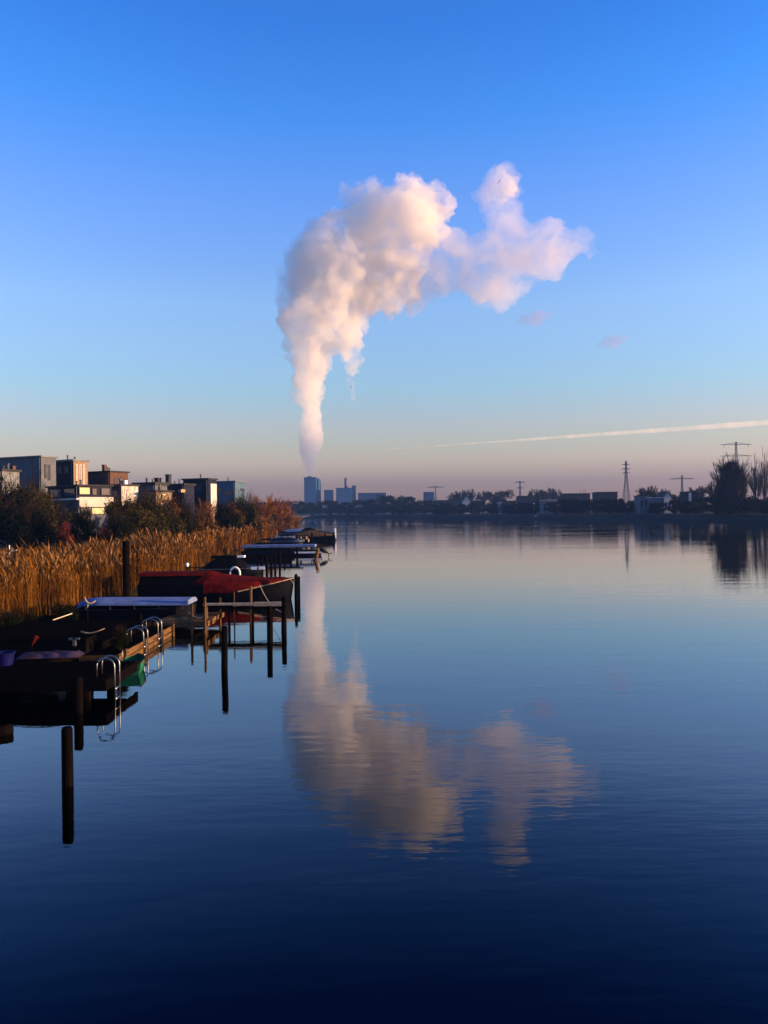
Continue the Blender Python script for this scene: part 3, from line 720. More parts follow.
# --- dark cabin boat behind the red one
t, L = boat_at(203, 262, 62, 'dark low cabin boat with a rounded black canopy and white lifebuoy behind the red boat', group=BGp)
hb, rows = hull_mb(L, 2.2, .45, bow=.35, sheer=.3); smooth(hb.build('hull', M['hulldark'], t)); rail_mb(rows, .035).build('rubbing_strake', M['metalgrey'], t)
b = MB(); rr = []
for i in range(11):
    u = i/10; x = -L/2 + .2 + L*.66*u; hz = .45 + (W(225,557.5,62).z-.45)*math.sin(min(1,u*2.2+.05)*math.pi/2)**.6*(1 if u < .85 else 1.0*math.cos((u-.85)/.15*math.pi/2.3))
    rr.append([(x,1.0*math.cos(a)*-1, .42+(hz-.42)*max(0,math.sin(a))**.6) for a in np.linspace(0.001, math.pi-.001, 9)])
b.grid(rr); b.add(rr[-1],[tuple(range(9))]); b.add(rr[0],[tuple(range(9))]); smooth(b.build('canopy', M['darktarp'], t))
b = MB(); b.box(W(238,575,62).x-t.location.x, -.35, W(241,557,62).z-.03, W(245,575,62).x-t.location.x, .35, W(241,555.5,62).z); b.build('hatch', M['whitepaint'], t)
b = MB()
for q in (249, 257): b.box(W(q,575,60).x-t.location.x, -1.12, .42, W(q+6,575,60).x-t.location.x, -1.06, .66)
b.build('fender_board', M['whitepaint'], t)
p = W(235, 577, 58)
b = MB(); Rr = 5.2/F*58
b.tube([(Rr*.95*math.cos(a), 0, Rr*1.25*math.sin(a)) for a in np.linspace(-.6, math.pi+.6, 15)], .075, 8)
tag(smooth(b.build('lifebuoy', M['whitepaint'], loc=(p.x, p.y, p.z+.25))), 'white horseshoe lifebuoy hung before the black canopy', 'lifebuoy')
# --- low rail with knob left of the cabin boat
p = W(194, 571, 55); rl = thing('jetty_railing', (p.x, p.y, p.z-.6), 'low dark railing with a pale round knob at the reeds above the red roof', 'railing')
b = MB()
for x in (-.5,0,.45,.9): b.tube([(x,0,0),(x,0,.9)], .035, 6)
b.tube([(-.55,0,.85),(.95,0,.85)], .035, 6); b.build('rail', M['tarred'], rl)
b = MB(); b.tube([(-.5,0,.92),(-.5,0,1.0),(-.5,0,1.14),(-.5,0,1.22)], [.06,.13,.13,.04], 8); smooth(b.build('knob', M['whitepaint'], rl))
# --- long pale-edged boat
t, L = boat_at(243, 321, 88, 'long low dark barge with a pale straight top edge, beyond the black canopy boat', group=BGp)
hb, rows = hull_mb(L, 2.4, .62, bow=.16, sheer=.04); smooth(hb.build('hull', M['hullblue'], t))
b = MB(); zz = W(280,547,88).z; b.box(-L/2+.1,-1.15,zz,L/2-.6,1.15,W(280,545,88).z+.03)
for x_ in np.linspace(-L/2+.4, L/2-1.0, 6):
    for y_ in (-1.05, 1.05): q_ = MB(); q_.box(x_-.05, y_-.05, .6, x_+.05, y_+.05, zz-.003); q_.build('roof_post', M['tarred'], t)
q_ = MB(); q_.box(-L/2+.5, -.8, .6, L*.12, .8, zz-.05); q_.build('cabin', M['hulldark'], t); b.build('deck_cover', M['paletarp'], t)
b = MB(); b.box(L*.18,-1.3,.3,L/2+.1,-1.22,.5); b.build('rubbing_strake', M['hullwhite'], t)
p = W(325, 551, 84); om = thing('outboard_motor', (p.x, p.y, 0), 'black outboard motor with splayed blades tilted above the water beside the raked pile', 'outboard motor')
b = MB(); b.tube([(-.6,0,.9),(-.1,0,.72),(.25,0,.5)], [.2,.26,.14], 8); smooth(b.build('cowl', M['rubber'], om))
b = MB(); b.tube([(.1,0,.6),(.45,0,.35)], .07, 6); b.build('shaft', M['rubber'], om)
b = MB()
for a in (0, 2.1, 4.2): b.add([(.45,0,.35),(.45+.3*math.cos(a),.05,.35+.3*math.sin(a)),(.45+.3*math.cos(a+.6),-.05,.35+.3*math.sin(a+.6))],[(0,1,2)]); b.add([(.45,.03,.35),(.45+.3*math.cos(a),.08,.35+.3*math.sin(a)),(.45+.3*math.cos(a+.6),-.02,.35+.3*math.sin(a+.6))],[(0,2,1)])
b.build('propeller', M['rubber'], om)
b = MB(); b.tube([(-1.5,0,.25),(-.6,0,.6)], .06, 6); b.build('bracket', M['tarred'], om)
# --- blue covered boat and the far jetty
t, L = boat_at(269, 303, 112, 'small navy-covered boat between the long barge and the farthest jetty', group=BGp)
hb, rows = hull_mb(L, 2.0, .75, bow=.3, sheer=.1); smooth(hb.build('hull', M['hullblue'], t)); smooth(cover_mb(rows, 1, 16, lambda u: .65*max(0,math.sin(math.pi*min(1,u*.9+.1)))**.5, side=.6, seed=9).build('cover', M['hullblue'], t))
rail_mb(rows, .05).build('rubbing_strake', M['paletarp'], t)
t, L = boat_at(296, 336, 134, 'farthest covered boat with a tan sunlit cover and a white right end', group=BGp)
hb, rows = hull_mb(L, 2.6, .95, bow=.35, sheer=.12); hb = hb.build('hull', M['hullblue'], t); hb.rotation_euler.z = math.pi; smooth(hb)
smooth(cover_mb(rows, 1, 17, lambda u: .95*max(0,math.sin(math.pi*min(1,u*.8+.2)))**.7, side=.8, seed=5).build('cover', M['timber'], t))
b = MB(); b.box(L/2-.30,-.6,.45,L/2+.02,.6,W(330,528.5,134).z); b.build('transom', M['hullwhite'], t)
t, L = boat_at(300, 321, 170, 'tiny dark boat silhouette at the very end of the row of boats', group=BGp)
hb, rows = hull_mb(L, 2.0, .8, bow=.4, sheer=.5); smooth(hb.build('hull', M['hulldark'], t)); smooth(cover_mb(rows,1,14,lambda u: .8*max(0,math.sin(math.pi*u))**.6, side=.6).build('cover', M['darktarp'], t))
for pa, pb, D, mt, ct, l in ((276, 305, 150, 'hullwhite', 'hullblue', 'small white-hulled boat with a dark cover between the tan-covered boat and the reeds'),
                             (282, 318, 185, 'hullblue', 'paletarp', 'low boat under a dull pale cover, second from the far end of the moorings'),
                             (250, 282, 100, 'hulldark', 'darktarp', 'low dark rowing boat tied close behind the long pale-edged barge')):
    t, L = boat_at(pa, pb, D, l, group=BGp)
    hb, rows = hull_mb(L, 1.9, .6, bow=.35, sheer=.25); smooth(hb.build('hull', M[mt], t)); smooth(cover_mb(rows, 2, 15, lambda u: .5*max(0,math.sin(math.pi*min(1,u*.85+.12)))**.6, side=.7, seed=pa).build('cover', M[ct], t))
    rail_mb(rows, .03).build('rubbing_strake', M['board'], t)
# clutter of pale fenders and figures-like bundles on the jetty at 112-125 m
p = W(303, 541, 118)
fj = thing('fender_rack', (p.x, p.y, .2), 'cluster of cream fenders hanging from a dark rack between the far boats', 'fender rack')
b = MB(); b.tube([(-1.0,0,0),(-1.0,0,1.3)], .05, 6); b.tube([(1.0,0,0),(1.0,0,1.3)], .05, 6); b.tube([(-1.1,0,1.25),(1.1,0,1.25)], .05, 6); b.build('rack', M['tarred'], fj)
for x, z_ in ((-.75,.6),(-.3,.75),(.15,.5),(.55,.8),(.85,.45)):
    b = MB(); b.tube([(x,-.1,z_-.3),(x,-.1,z_-.2),(x,-.1,z_+.2),(x,-.1,z_+.3)], [.05,.15,.15,.05], 8); smooth(b.build('fender', M['board'], fj))
# --- jetties
def jetty(name, label, pts_piles, deck, mdeck, parent=None): pass
JG = 'timber jetties of the moorings'
# near jetty at the lower left
JY0, JY1, JX0, JX1, JZ = 19.9, 22.4, -17.5, -7.55, .62
nj = thing('near_jetty', (JX1, JY0, 0), 'black broad jetty at the lower left with gaps of sky showing under its edge', 'jetty', JG)
b = MB(); y = 0
k = 0
while y < JY1-JY0-.13:
    b.box(JX0-JX1, y, JZ-.045, 0+rnd.uniform(-.02,.02), y+.135, JZ+rnd.uniform(-.003,.003)); y += .147
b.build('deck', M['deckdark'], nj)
b = MB(); b.box(JX0-JX1, -.06, JZ-.30, .03, -.003, JZ-.02); b.box(.033, -.06, JZ-.30, .09, JY1-JY0, JZ-.02)
for y in (.6, 1.8): b.box(JX0-JX1, y, JZ-.26, -.05, y+.12, JZ-.05)
b.build('bearer', M['tarred'], nj)
b = MB(); y = 2.53
while y < 5.4: b.box(JX0-JX1, y, JZ-.045, -2.65+rnd.uniform(-.02,.02), y+.135, JZ+rnd.uniform(-.003,.003)); y += .147
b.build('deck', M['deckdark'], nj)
b = MB(); b.box(-2.63, 2.51, JZ-.30, -2.57, 5.5, JZ-.02); b.build('bearer', M['tarred'], nj)
for x in (-.6, -3.4, -6.2, -9.0):
    for y in (.35, 2.2):
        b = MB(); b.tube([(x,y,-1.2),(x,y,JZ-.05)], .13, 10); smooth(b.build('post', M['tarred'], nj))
for x in (-1.9, -4.9, -7.8):
    b = MB(); b.tube([(x-1.0,1.6,.12),(x+.1,1.6,.12)], .27, 12); smooth(b.build('float_drum', M['hullblue'], nj))
# outer pontoon running away from the viewer
pj = thing('pontoon', (-8.86, 24.6, 0), 'narrow pontoon with sunlit ochre edge boards carrying two steel ladders', 'jetty', JG)
b = MB(); y = 0
while y < 6.2: b.box(-1.25+rnd.uniform(-.015,.015), y, .36, .0, y+.135, .402+rnd.uniform(0,.004)); y += .148
b.build('deck', M['deckdark'], pj)
b = MB(); b.box(.003, 0, .20, .05, 6.3, .40); b.box(.003, .0, .0, .06, 2.5, .17); b.box(.003, 2.6, .01, .055, 6.3, .16); b.box(-1.25,-.05,.10,0,-.003,.38); b.build('edge_board', M['timber'], pj)
b = MB(); b.box(-1.2,.1,-.25,-.05,6.1,.34); b.build('float', M['hulldark'], pj)
for y in (.5, 2.55, 4.6, 6.1):
    b = MB(); b.tube([(.12,y,-.6),(.12,y,.5)], .05, 8); smooth(b.build('post', M['timber'], pj))
# swimming ladders
LG = 'bent steel swimming ladders on the jetty edges'
def ladder(x, y, zdeck, top, label, rz=0, sc=1):
    o = thing('swimming_ladder', (x, y, 0), label, 'ladder', LG, rz)
    for s in (0, .46*sc):
        b = MB(); pts = [(-.42*sc, s, zdeck-.02), (-.42*sc, s, top-.22)]
        pts += [(-.12*sc - .30*sc*math.cos(a), s, top-.22+.22*math.sin(a)) for a in np.linspace(.25, math.pi-.25, 7)]
        pts += [(.18*sc, s, top-.25), (.2*sc, s, -.45)]
        b.tube(pts, .019, 8); smooth(b.build('rail', M['steel'], o))
    for z in (.28, .0, -.28):
        b = MB(); b.tube([(.19*sc, 0, z), (.19*sc, .46*sc, z)], .02, 6); smooth(b.build('rung', M['steel'], o))
ladder(-8.82, 26.6, .4, .98, 'steel ladder on the sunlit pontoon, nearer of its two')
ladder(-8.82, 28.3, .4, 1.05, 'steel ladder at the far end of the sunlit pontoon')
ladder(-7.52, 20.25, .62, 1.12, 'steel ladder with bluish glint at the corner of the black near jetty', 0, .8)
# green dinghy
p = G(127, 676); gd = thing('dinghy', (p.x-.05, p.y+.75, 0), 'small green dinghy squeezed between the near jetty and the pontoon', 'boat', rz=R(97))
hb, rows = hull_mb(1.35, .7, .34, bow=.4, sheer=.2); smooth(hb.build('hull', M['greenpaint'], gd)); rail_mb(rows, .02).build('rubbing_strake', M['timber'], gd)
b = MB(); b.box(-.2,-.36,.27,.05,.36,.31); b.build('thwart', M['timber'], gd)
# clutter on the near jetty
def on(px, D, z=JZ): q = W(px, 600, D); return Vector((q.x, D, z))
p = on(50, 23.2); b = MB(); rr = []
for i in range(15):
    rr.append([(-.95+1.9*i/14, -.35+.7*j/6, .015 + (.11+.10*noise.noise((i*.55, j*.8, 2.0))) * (0 if j in (0,6) or i in (0,14) else 1)) for j in range(7)])
b.grid(rr); tag(smooth(b.build('tarpaulin', M['purpletarp'], loc=p, rz=.1)), 'crumpled faded purple tarpaulin lying on the near jetty', 'tarpaulin')
p = on(30, 24.0); cr_o = thing('storage_chest', p, 'long low black chest at the back of the near jetty, below the bright reeds', 'chest')
b = MB(); b.box(-.6,-.3,0,1.9,.3,.42); b.build('body', M['darktarp'], cr_o); b = MB(); b.box(-.64,-.34,.423,1.94,.34,.48); b.build('lid', M['deckdark'], cr_o)
b = MB(); b.box(1.5,-.36,.25,1.6,-.303,.5); b.box(1.38,-.36,.44,1.72,-.303,.5); b.build('bracket', M['metalgrey'], cr_o)
p = on(34, 23.6); b = MB(); b.add([(-.09,0,.28),(.13,0,.55),(.02,0,.6),(-.09,.03,.28),(.13,.03,.55),(.02,.03,.6)], [(0,1,2),(3,5,4),(0,3,4,1),(1,4,5,2),(2,5,3,0)]); 
pn = thing('pennant', p, 'small red pennant standing before the black chest', 'pennant'); b.build('cloth', M['redpaint'], pn)
b = MB(); b.tube([(-.09,.015,0),(-.09,.015,.34)], .012, 6); b.build('stick', M['tarred'], pn)
p = on(4, 22.0); bb = thing('plastic_tub', p, 'deep blue plastic tub at the left edge of the near jetty', 'tub')
b = MB(); b.tube([(0,0,.0),(0,0,.36)], [.22,.28], 14, cap=False); b.tube([(0,0,.03),(0,0,.05)], .2, 14); smooth(b.build('body', M['bluepaint'], bb)); b = MB(); b.tube([(.29*math.cos(a),.29*math.sin(a),.36) for a in np.linspace(0,6.283,17)], .02, 6); b.build('rim', M['bluepaint'], bb)
p = on(92, 27.2, .675)
b = MB(); b.tube([(-.42,0,.10),(-.25,0,.04),(-.05,0,.035),(.2,0,.10),(.45,0,.20)], [.035,.03,.022,.02,.012], 6); tag(smooth(b.build('oar', M['board'], loc=p)), 'short pale curved oar lying across the corner of the near jetty', 'oar')
a = W(53, 620, 28); c = W(72, 613.5, 28.6); b = MB(); b.tube([(0,0,0), tuple(c-a)], .02, 6)
tag(b.build('boat_hook', M['rope'], loc=a), 'thin pale boat hook pole slanting over the dark walkway', 'boat hook')
# dark walkway between the reeds and the near jetty
wk = thing('walkway', (-17.2, 25.5, 0), 'dark walkway leading from the reeds out to the pale-covered boat', 'jetty', JG)
b = MB(); x = 0
while x < 7.4: b.box(x, 0, .62, x+.135, 5.6, .66+rnd.uniform(-.004,.004)); x += .147
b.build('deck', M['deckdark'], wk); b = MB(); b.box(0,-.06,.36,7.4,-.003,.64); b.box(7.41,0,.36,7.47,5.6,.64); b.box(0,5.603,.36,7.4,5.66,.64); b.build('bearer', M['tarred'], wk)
for x in (.3, 3.6, 7.1):
    for y in (.3, 5.2):
        b = MB(); b.tube([(x,y,-1),(x,y,.92)], .09, 8); smooth(b.build('post', M['tarred'], wk))
tree('bdark', 120, 627, 17, 25.4, 'dark tuft of weeds growing on the root of the sunlit pontoon', 'plant', None, name='weed_tuft', base=.40)
# coil of pale rope and a bleached branch
p = W(88, 603, 30.5); b = MB()
b.tube([(-.14,0,.26),(-.1,0,.1),(0,0,0),(.14,0,-.02),(.3,.05,.08)], [.02,.035,.04,.03,.015], 6); b.tube([(0,0,0),(-.05,.05,-.2)], [.03,.02], 6)
tag(smooth(b.build('driftwood', M['board'], loc=p)), 'bleached forked branch sticking up in front of the pale blue tarpaulin', 'branch')
b = MB(); b.tube([(0,0,.66),(0,0,p.z-.2)], .035, 6); 
tag(b.build('stake', M['tarred'], loc=(p.x-.05,p.y+.05,0)), 'short dark stake holding up the bleached forked branch', 'stake')
# plank jetty in front of the red boat, and its inner end with stacked timbers
x0 = W(203, 604, 33).x; x1 = W(285, 604, 33).x
kj = thing('plank_jetty', (x0, 33, 0), 'thin jetty of pale planks running out between posts in front of the red boat', 'jetty', JG)
b = MB(); zt = W(250,603.5,33).z; n_ = 3
for i, (u, v, dz) in enumerate(((0,.36,0),(.36,.62,.01),(.62,1,.02))):
    X0, X1 = (x1-x0)*u, (x1-x0)*v-.03
    b.box(X0, 0, zt-.07-.03*i, X1, .22, zt+.02*i); b.box(X0, .24, zt-.07, X1, .46, zt-.01)
b.build('plank', M['board'], kj)
b = MB(); b.box(0,.5,zt-.24,x1-x0,.58,zt-.12); b.box(0,-.1,zt-.24,x1-x0,-.03,zt-.16); b.build('bearer', M['tarred'], kj)
for u in (.02, .3, .59, .82, .99):
    b = MB(); b.tube([((x1-x0)*u,.3,-1),((x1-x0)*u,.3,zt-.1)], .06, 8); smooth(b.build('post', M['tarred'], kj))
p = G(190, 634); tj = thing('timber_landing', (p.x, p.y, 0), 'short landing of rough brown timbers at the root of the plank jetty', 'jetty', JG)
b = MB()
for k in range(5): b.box(0+.02*k, k*.62, .30, .75+.05*math.sin(k*2), k*.62+.5, .52+.03*math.sin(k*3))
b.box(-1.6,.2,.25,-.02,2.9,.45)
b.build('deck', M['timber'], tj)
for x, y in ((.1,0),(.62,0),(.3,1.6),(.7,2.6),(.05,2.6),(.5,.9)):
    b = MB(); hgt = 1.0+.25*math.sin(x*17+y); b.tube([(x,y-.05,-.8),(x,y-.05,hgt)], .055, 8); smooth(b.build('post', M['timber'], tj))
# jetties of the middle distance
for (pa, pb, D, zt, l) in ((206, 300, 76, .7, 'dark jetty on short posts behind the close-set row of piles'),
                           (250, 316, 100, .7, 'dark jetty beyond the long pale-edged barge'),
                           (262, 334, 124, .8, 'farthest dark jetty, under the tan-covered boat')):
    a, c = W(pa, 560, D).x, W(pb, 560, D).x
    j = thing('jetty', (a, D, 0), l, 'jetty', JG); b = MB(); x = 0
    while x < c-a: b.box(x, 0, zt-.05, x+.27, 1.5, zt); x += .29
    b.build('deck', M['deckdark'], j); b = MB(); b.box(0,-.05,zt-.25,c-a,-.003,zt-.03); b.build('bearer', M['tarred'], j)
    x = .4
    while x < c-a: 
        b = MB(); b.tube([(x,.1,-1),(x,.1,zt-.06)], .08, 6); b.build('post', M['tarred'], j); x += 2.4
RG = 'mooring lines'
for (ax, ay, az), (bx_, by_, bz_), sag, l in [
 ((W(291,575,43.5).x, 43.4, 1.15), (W(296,575,42.5).x, 42.5, .95), .10, 'short slack mooring line from the bow of the red-covered boat to its outer pile'),
 ((W(262,575,43).x, 42.2, .95), (W(284,575,31.5).x, 31.5, .8), .35, 'long slack mooring line from the side of the red-covered boat to the plank jetty end'),
 ((W(190,575,34).x, 33.6, .62), (W(205,575,31).x, 31.0, .75), .15, 'mooring line from the pale-covered boat to the short pale post'),
 ((-8.9, 25.2, .42), (W(127,575,24).x, 23.3, .33), .04, 'thin line holding the small green dinghy to the pontoon')]:
    A_, B_ = Vector((ax,ay,az)), Vector((bx_,by_,bz_)); b = MB()
    b.tube([A_.lerp(B_, t)-A_-Vector((0,0,sag*4*t*(1-t))) for t in np.linspace(0,1,9)], .016, 5)
    tag(b.build('mooring_line', M['rope'], loc=A_), l, 'rope', RG)
# floating boom cut by the left edge
p = G(-8, 737); q = G(12, 733)
b = MB(); b.tube([(0,0,.06),(p-q)[:2]+(.06,) if False else (p.x-q.x, p.y-q.y, .06)], .13, 12)
tag(smooth(b.build('floating_log', M['tarred'], loc=(q.x,q.y,0.03))), 'dark floating log cut by the left edge of the picture', 'log')
# dark scrub growing at the foot of the moorings
SG = 'dark waterside scrub at the roots of the jetties'
tree('bdark', 6, 611, 30, 30, 'dark leafless bush at the left edge before the brightest reeds', 'bush', SG, name='bush', base=.1)
tree('bdark', 60, 604, 34, 33, 'dark scrub between the bright reeds and the walkway', 'bush', SG, name='bush', base=.1)
#FAR#
def box_building(px0, px1, ytop, D, depth, m, label, roofm=None, cat='building', name='building', rz=0.0, z0=2.3, wins=0, group=None, winm=None, overhang=.3):
    a = W(px0, ytop, D); c = W(px1, ytop, D); h = a.z - z0; w_ = c.x-a.x
    o = thing(name, (a.x, D, z0-.3), label, cat, group, rz)
    b = MB(); b.box(0,0,0,w_,depth,h); b.build('wall', m, o)
    b = MB(); b.box(-overhang,-overhang,h+.003,w_+overhang,depth+overhang,h+.35); b.build('roof', roofm or M['roofdark'], o)
    for i in range(wins):
        x = w_*(i+.5)/wins; b = MB(); b.box(x-w_/wins*.28, -.06, h*.45, x+w_/wins*.28, -.003, h*.75); b.build('window', winm or M['glass'], o)
    return o, w_, h
DP = 1250
# power plant
PPG = 'power plant buildings on the horizon'
a = W(304, 478, DP); c = W(316, 478, DP)
o = thing('boiler_house', (a.x, DP, 2), 'tall pale blue power plant block giving off the steam plume', 'power plant', PPG)
hh = a.z-2; ww = c.x-a.x
b = MB(); b.box(0,0,0,ww,30,hh); b.build('wall', M['plant'], o)
b = MB(); b.box(-.5,-.5,hh+.01,ww+.5,30.5,hh+1.2); b.build('roof', M['plantdark'], o)
b = MB(); r_ = (W(320,490,DP).x-c.x)/2+1; b.tube([(ww+r_-1.5,12,0),(ww+r_-1.5,12,hh-1)], r_, 20); smooth(b.build('silo', M['plant'], o))
b = MB(); b.tube([(ww*.42,10,hh+1.2),(ww*.42,10,hh+3.5)], 4.0, 20); smooth(b.build('flue', M['plantdark'], o))
for k in range(1, 5):
    b = MB(); b.box(.6,-.25,hh*k/5,ww-.6,-.01,hh*k/5+.8); b.build('cladding_band', M['plantdark'], o)
box_building(324, 332.5, 490, DP, 22, M['plantdark'], 'small square dark building right of the steaming block', M['plantdark'], 'power plant', 'turbine_hall', group=PPG)
o, w_, h_ = box_building(336, 351.5, 488, DP, 26, M['plant'], 'mid-height pale plant building with a single dark chimney on top', M['plantdark'], 'power plant', 'turbine_hall', group=PPG)
x = W(345.7,490,DP).x-o.location.x; b = MB(); b.tube([(x,10,h_),(x,10,W(345,477.5,DP).z-2)], [2.8,2.5], 16); smooth(b.build('chimney', M['plantchim'], o))
b = MB(); x = W(351.8,490,DP).x-o.location.x; b.box(x,2,0,W(355.8,490,DP).x-o.location.x,20,W(350,485.5,DP).z-2); b.build('stair_tower', M['plantdark'], o)
box_building(358, 386, 493, 1150, 30, M['plantdark'], 'long low flat shed right of the plant building with the chimney', M['plantdark'], name='shed')
box_building(424, 434, 492, 1150, 20, M['plantdark'], 'faint grey block left of the faint lattice pylon', M['plantdark'])
# houses of the far bank
FH = 'houses on the far bank'
def gable(px0, px1, ytop, yeave, D, m, label, white=None):
    a = W(px0, yeave, D); c = W(px1, yeave, D); zr = W(px0, ytop, D).z-2; w_ = c.x-a.x; h = a.z-2
    o = thing('house', (a.x, D, 2), label, 'house', FH); dp = 9
    b = MB(); b.box(0,0,0,w_,dp,h); b.add([(0,0,h),(w_/2,0,zr),(w_,0,h)],[(0,1,2)]); b.add([(0,dp,h),(w_/2,dp,zr),(w_,dp,h)],[(2,1,0)]); b.build('wall', white or m, o)
    b = MB()
    for s in (0,1):
        x_e, x_m = (-.5 if s == 0 else w_+.5), w_/2
        b.add([(x_e,-.4,h-.2),(x_m,-.4,zr+.1),(x_m,dp+.4,zr+.1),(x_e,dp+.4,h-.2),(x_e,-.4,h+.1),(x_m,-.4,zr+.4),(x_m,dp+.4,zr+.4),(x_e,dp+.4,h+.1)],
              [(0,1,2,3),(4,7,6,5),(0,4,5,1),(2,6,7,3),(0,3,7,4)])
    b.build('roof', M['roofdark'], o)
    for i in range(2):
        b = MB(); x = w_*(.25+.5*i); b.box(x-.6,-.07,h*.3,x+.6,-.003,h*.7); b.build('window', M['glass'], o)
for a in [
 (433, 445, 500, 590, 10, M['roofdark'], 'dark house with two pale roof edges right under the faint lattice pylon', M['render_white'], 2),
 (446, 463, 500, 600, 10, M['roofdark'], 'long dark house left of the little white gable', None, 4),
 (473, 480, 500, 580, 9, M['roofdark'], 'dark cube house with a pale rim right of the little white gable', M['render_white'], 2),
 (498, 516, 501, 520, 9, M['brick_brown'], 'low house behind the trees with a white end wall at its left', None, 3),
 (519, 536, 496, 500, 10, M['roofdark'], 'dark wide house with a darker roof below the two-armed pylon', None, 4),
 (565, 590, 493.5, 470, 11, M['roofdark'], 'long dark house with roof aerials, left of the flat-topped dark building', None, 5),
 (598, 617.5, 492, 430, 12, M['roofdark'], 'flat-topped dark building, boxiest of the far bank', None, 4),
 (543, 556, 500, 450, 9, M['render_grey'], 'pale grey low house at the waterside left of the long dark house', M['render_white'], 3),
 (640, 652, 495.5, 345, 8, M['render_grey'], 'pale-walled villa with dark window bands right of the slim mast', None, 3),
 (652.5, 664, 497.5, 338, 8, M['render_grey'], 'lower grey villa joined to the right of the pale-walled villa', M['render_white'], 3),
 (688, 700, 491.5, 330, 9, M['dark_clad'], 'dark tall villa with a white corner column right of the single-arm pylon', None, 3),
 (750, 775, 500, 290, 9, M['dark_clad'], 'dark house half hidden under the poplars at the right edge', None, 3)]:
    o, w_, h_ = box_building(a[0], a[1], a[2], a[3], a[4], a[5], a[6], a[7], 'house', 'house', group=FH, wins=a[8])
    if a[0] == 498: b = MB(); b.box(-.3,-.5,0,w_*.22,-.07,h_*.95); b.build('end_wall', M['render_white'], o)
    if a[0] == 688: b = MB(); b.box(.2,-.8,0,1.1,-.1,h_-.3); b.build('column', M['render_white'], o)
    if a[0] == 565:
        for x in (w_*.7, w_*.82, w_*.9): b = MB(); b.tube([(x,4,h_+.3),(x,4,h_+3.0)], .12, 5); b.build('aerial', M['metalgrey'], o)
gable(463, 470, 496, 501, 575, M['render_white'], 'little house with a bright white pointed gable', M['render_white'])
gable(664, 671, 492, 497, 350, M['render_white'], 'narrow white gabled house beside the grey villa')
gable(580, 588, 499, 503, 440, M['brick_brown'], 'small gabled house in front of the long dark house')
# waterside lamp
p = W(534, 517, 430); o = thing('street_lamp', (p.x, 430, 1.2), 'single white-headed lamp post on the far waterside', 'street lamp')
b = MB(); b.tube([(0,0,0),(0,0,7.5)], [.14,.09], 6); b.build('post', M['metalgrey'], o); b = MB(); b.box(-.5,-.3,7.5,.5,.3,7.8); b.build('lamp_head', M['whitepaint'], o)
# far waterside clutter: jetties, moored pale boat
p = W(534.5, 515.5, 425); b, rows = hull_mb(7, 2.4, 1.0, bow=.4); fb = thing('boat', (p.x-1, 410, 0), 'single small white boat moored at the far bank below the lamp post', 'boat'); smooth(b.build('hull', M['hullwhite'], fb)); b = MB(); b.box(-2,-.8,1.0,1.2,.8,1.9); b.build('cabin', M['hullwhite'], fb)
# pylons
def lattice(b, x, y0, z0, z1, w0, w1, nseg, r):
    def cs(t): w_ = w0 + (w1-w0)*t; return [(x+sx*w_/2, y0+sy*w_/2, z0+(z1-z0)*t) for sx, sy in ((-1,-1),(1,-1),(1,1),(-1,1))]
    for i in range(nseg):
        t0, t1 = 1-(1-i/nseg)**1.0, (i+1)/nseg; c0, c1 = cs(t0), cs(t1)
        for k in range(4):
            k2 = (k+1) % 4
            b.tube([c0[k], c1[k]], r, 4, cap=False); b.tube([c0[k], c1[k2]], r*.6, 4, cap=False); b.tube([c0[k2], c1[k]], r*.6, 4, cap=False); b.tube([c1[k], c1[k2]], r*.6, 4, cap=False)
def arm(b, x, y0, z, half, rise, r):
    for s in (-1, 1):
        n = 5
        for dy in (-.8, .8): b.tube([(x, y0+dy, z), (x+s*half, y0, z)], r, 4); 
        b.tube([(x, y0, z+rise), (x+s*half, y0, z)], r*.8, 4)
        for i in range(1, n): 
            u = i/n; b.tube([(x+s*half*u, y0, z), (x+s*half*u, y0, z+rise*(1-u))], r*.6, 4); b.tube([(x+s*half*u, y0, z), (x+s*half*(i-1)/n, y0, z+rise*(1-(i-1)/n))], r*.6, 4)
def pylon(px, D, ytop, w0, arms, label, r=.22, neck=None, ins=(), baseT=2.5, cat='pylon'):
    p = W(px, ytop, D); o = thing('pylon', (p.x, D, baseT), label, cat); H = p.z-baseT
    b = MB(); nk = neck or .6
    lattice(b, 0, 0, 0, H*nk, w0, w0*.28, 6, r); lattice(b, 0, 0, H*nk, H, w0*.28, w0*.12, 6, r*.9); b.build('mast', M['metalgrey'], o)
    for (ya, hpx, rise) in arms:
        b = MB(); z = W(px, ya, D).z-baseT; arm(b, 0, 0, z, hpx/F*D, rise, r*.9); b.build('crossarm', M['metalgrey'], o)
        for q in ins:
            for s in (-1, 1):
                b = MB(); x = s*hpx*q/F*D; b.tube([(x,0,z),(x,0,z-2.6/F*D)], [r*.9, r*1.5], 6); b.build('insulator', M['metalgrey'], o)
pylon(736, 560, 442, 7, [(444.6, 16, 1.6), (456, 16, 1.2)], 'large pylon with two wide crossarms rising behind the tall dark tree', .13, ins=(.76,))
pylon(682, 760, 475, 6, [(479, 12.5, 1.5)], 'distant pylon with a single wide crossarm above the far houses', .22)
pylon(626, 720, 461, 8, [(464.5, 4.0, .8), (469, 4.8, .8), (473, 4.0, .8)], 'tall slim mast-like pylon with three short crossarms', .24, neck=.62)
pylon(520, 900, 481, 7, [(482.5, 5.5, 1.5), (488, 3.5, 1.2)], 'small two-armed pylon above the middle of the far bank', .26)
pylon(435.5, 1150, 486, 8, [(487.5, 8.5, 2.2)], 'faint lattice pylon with one wide arm right of the power plant', .30)
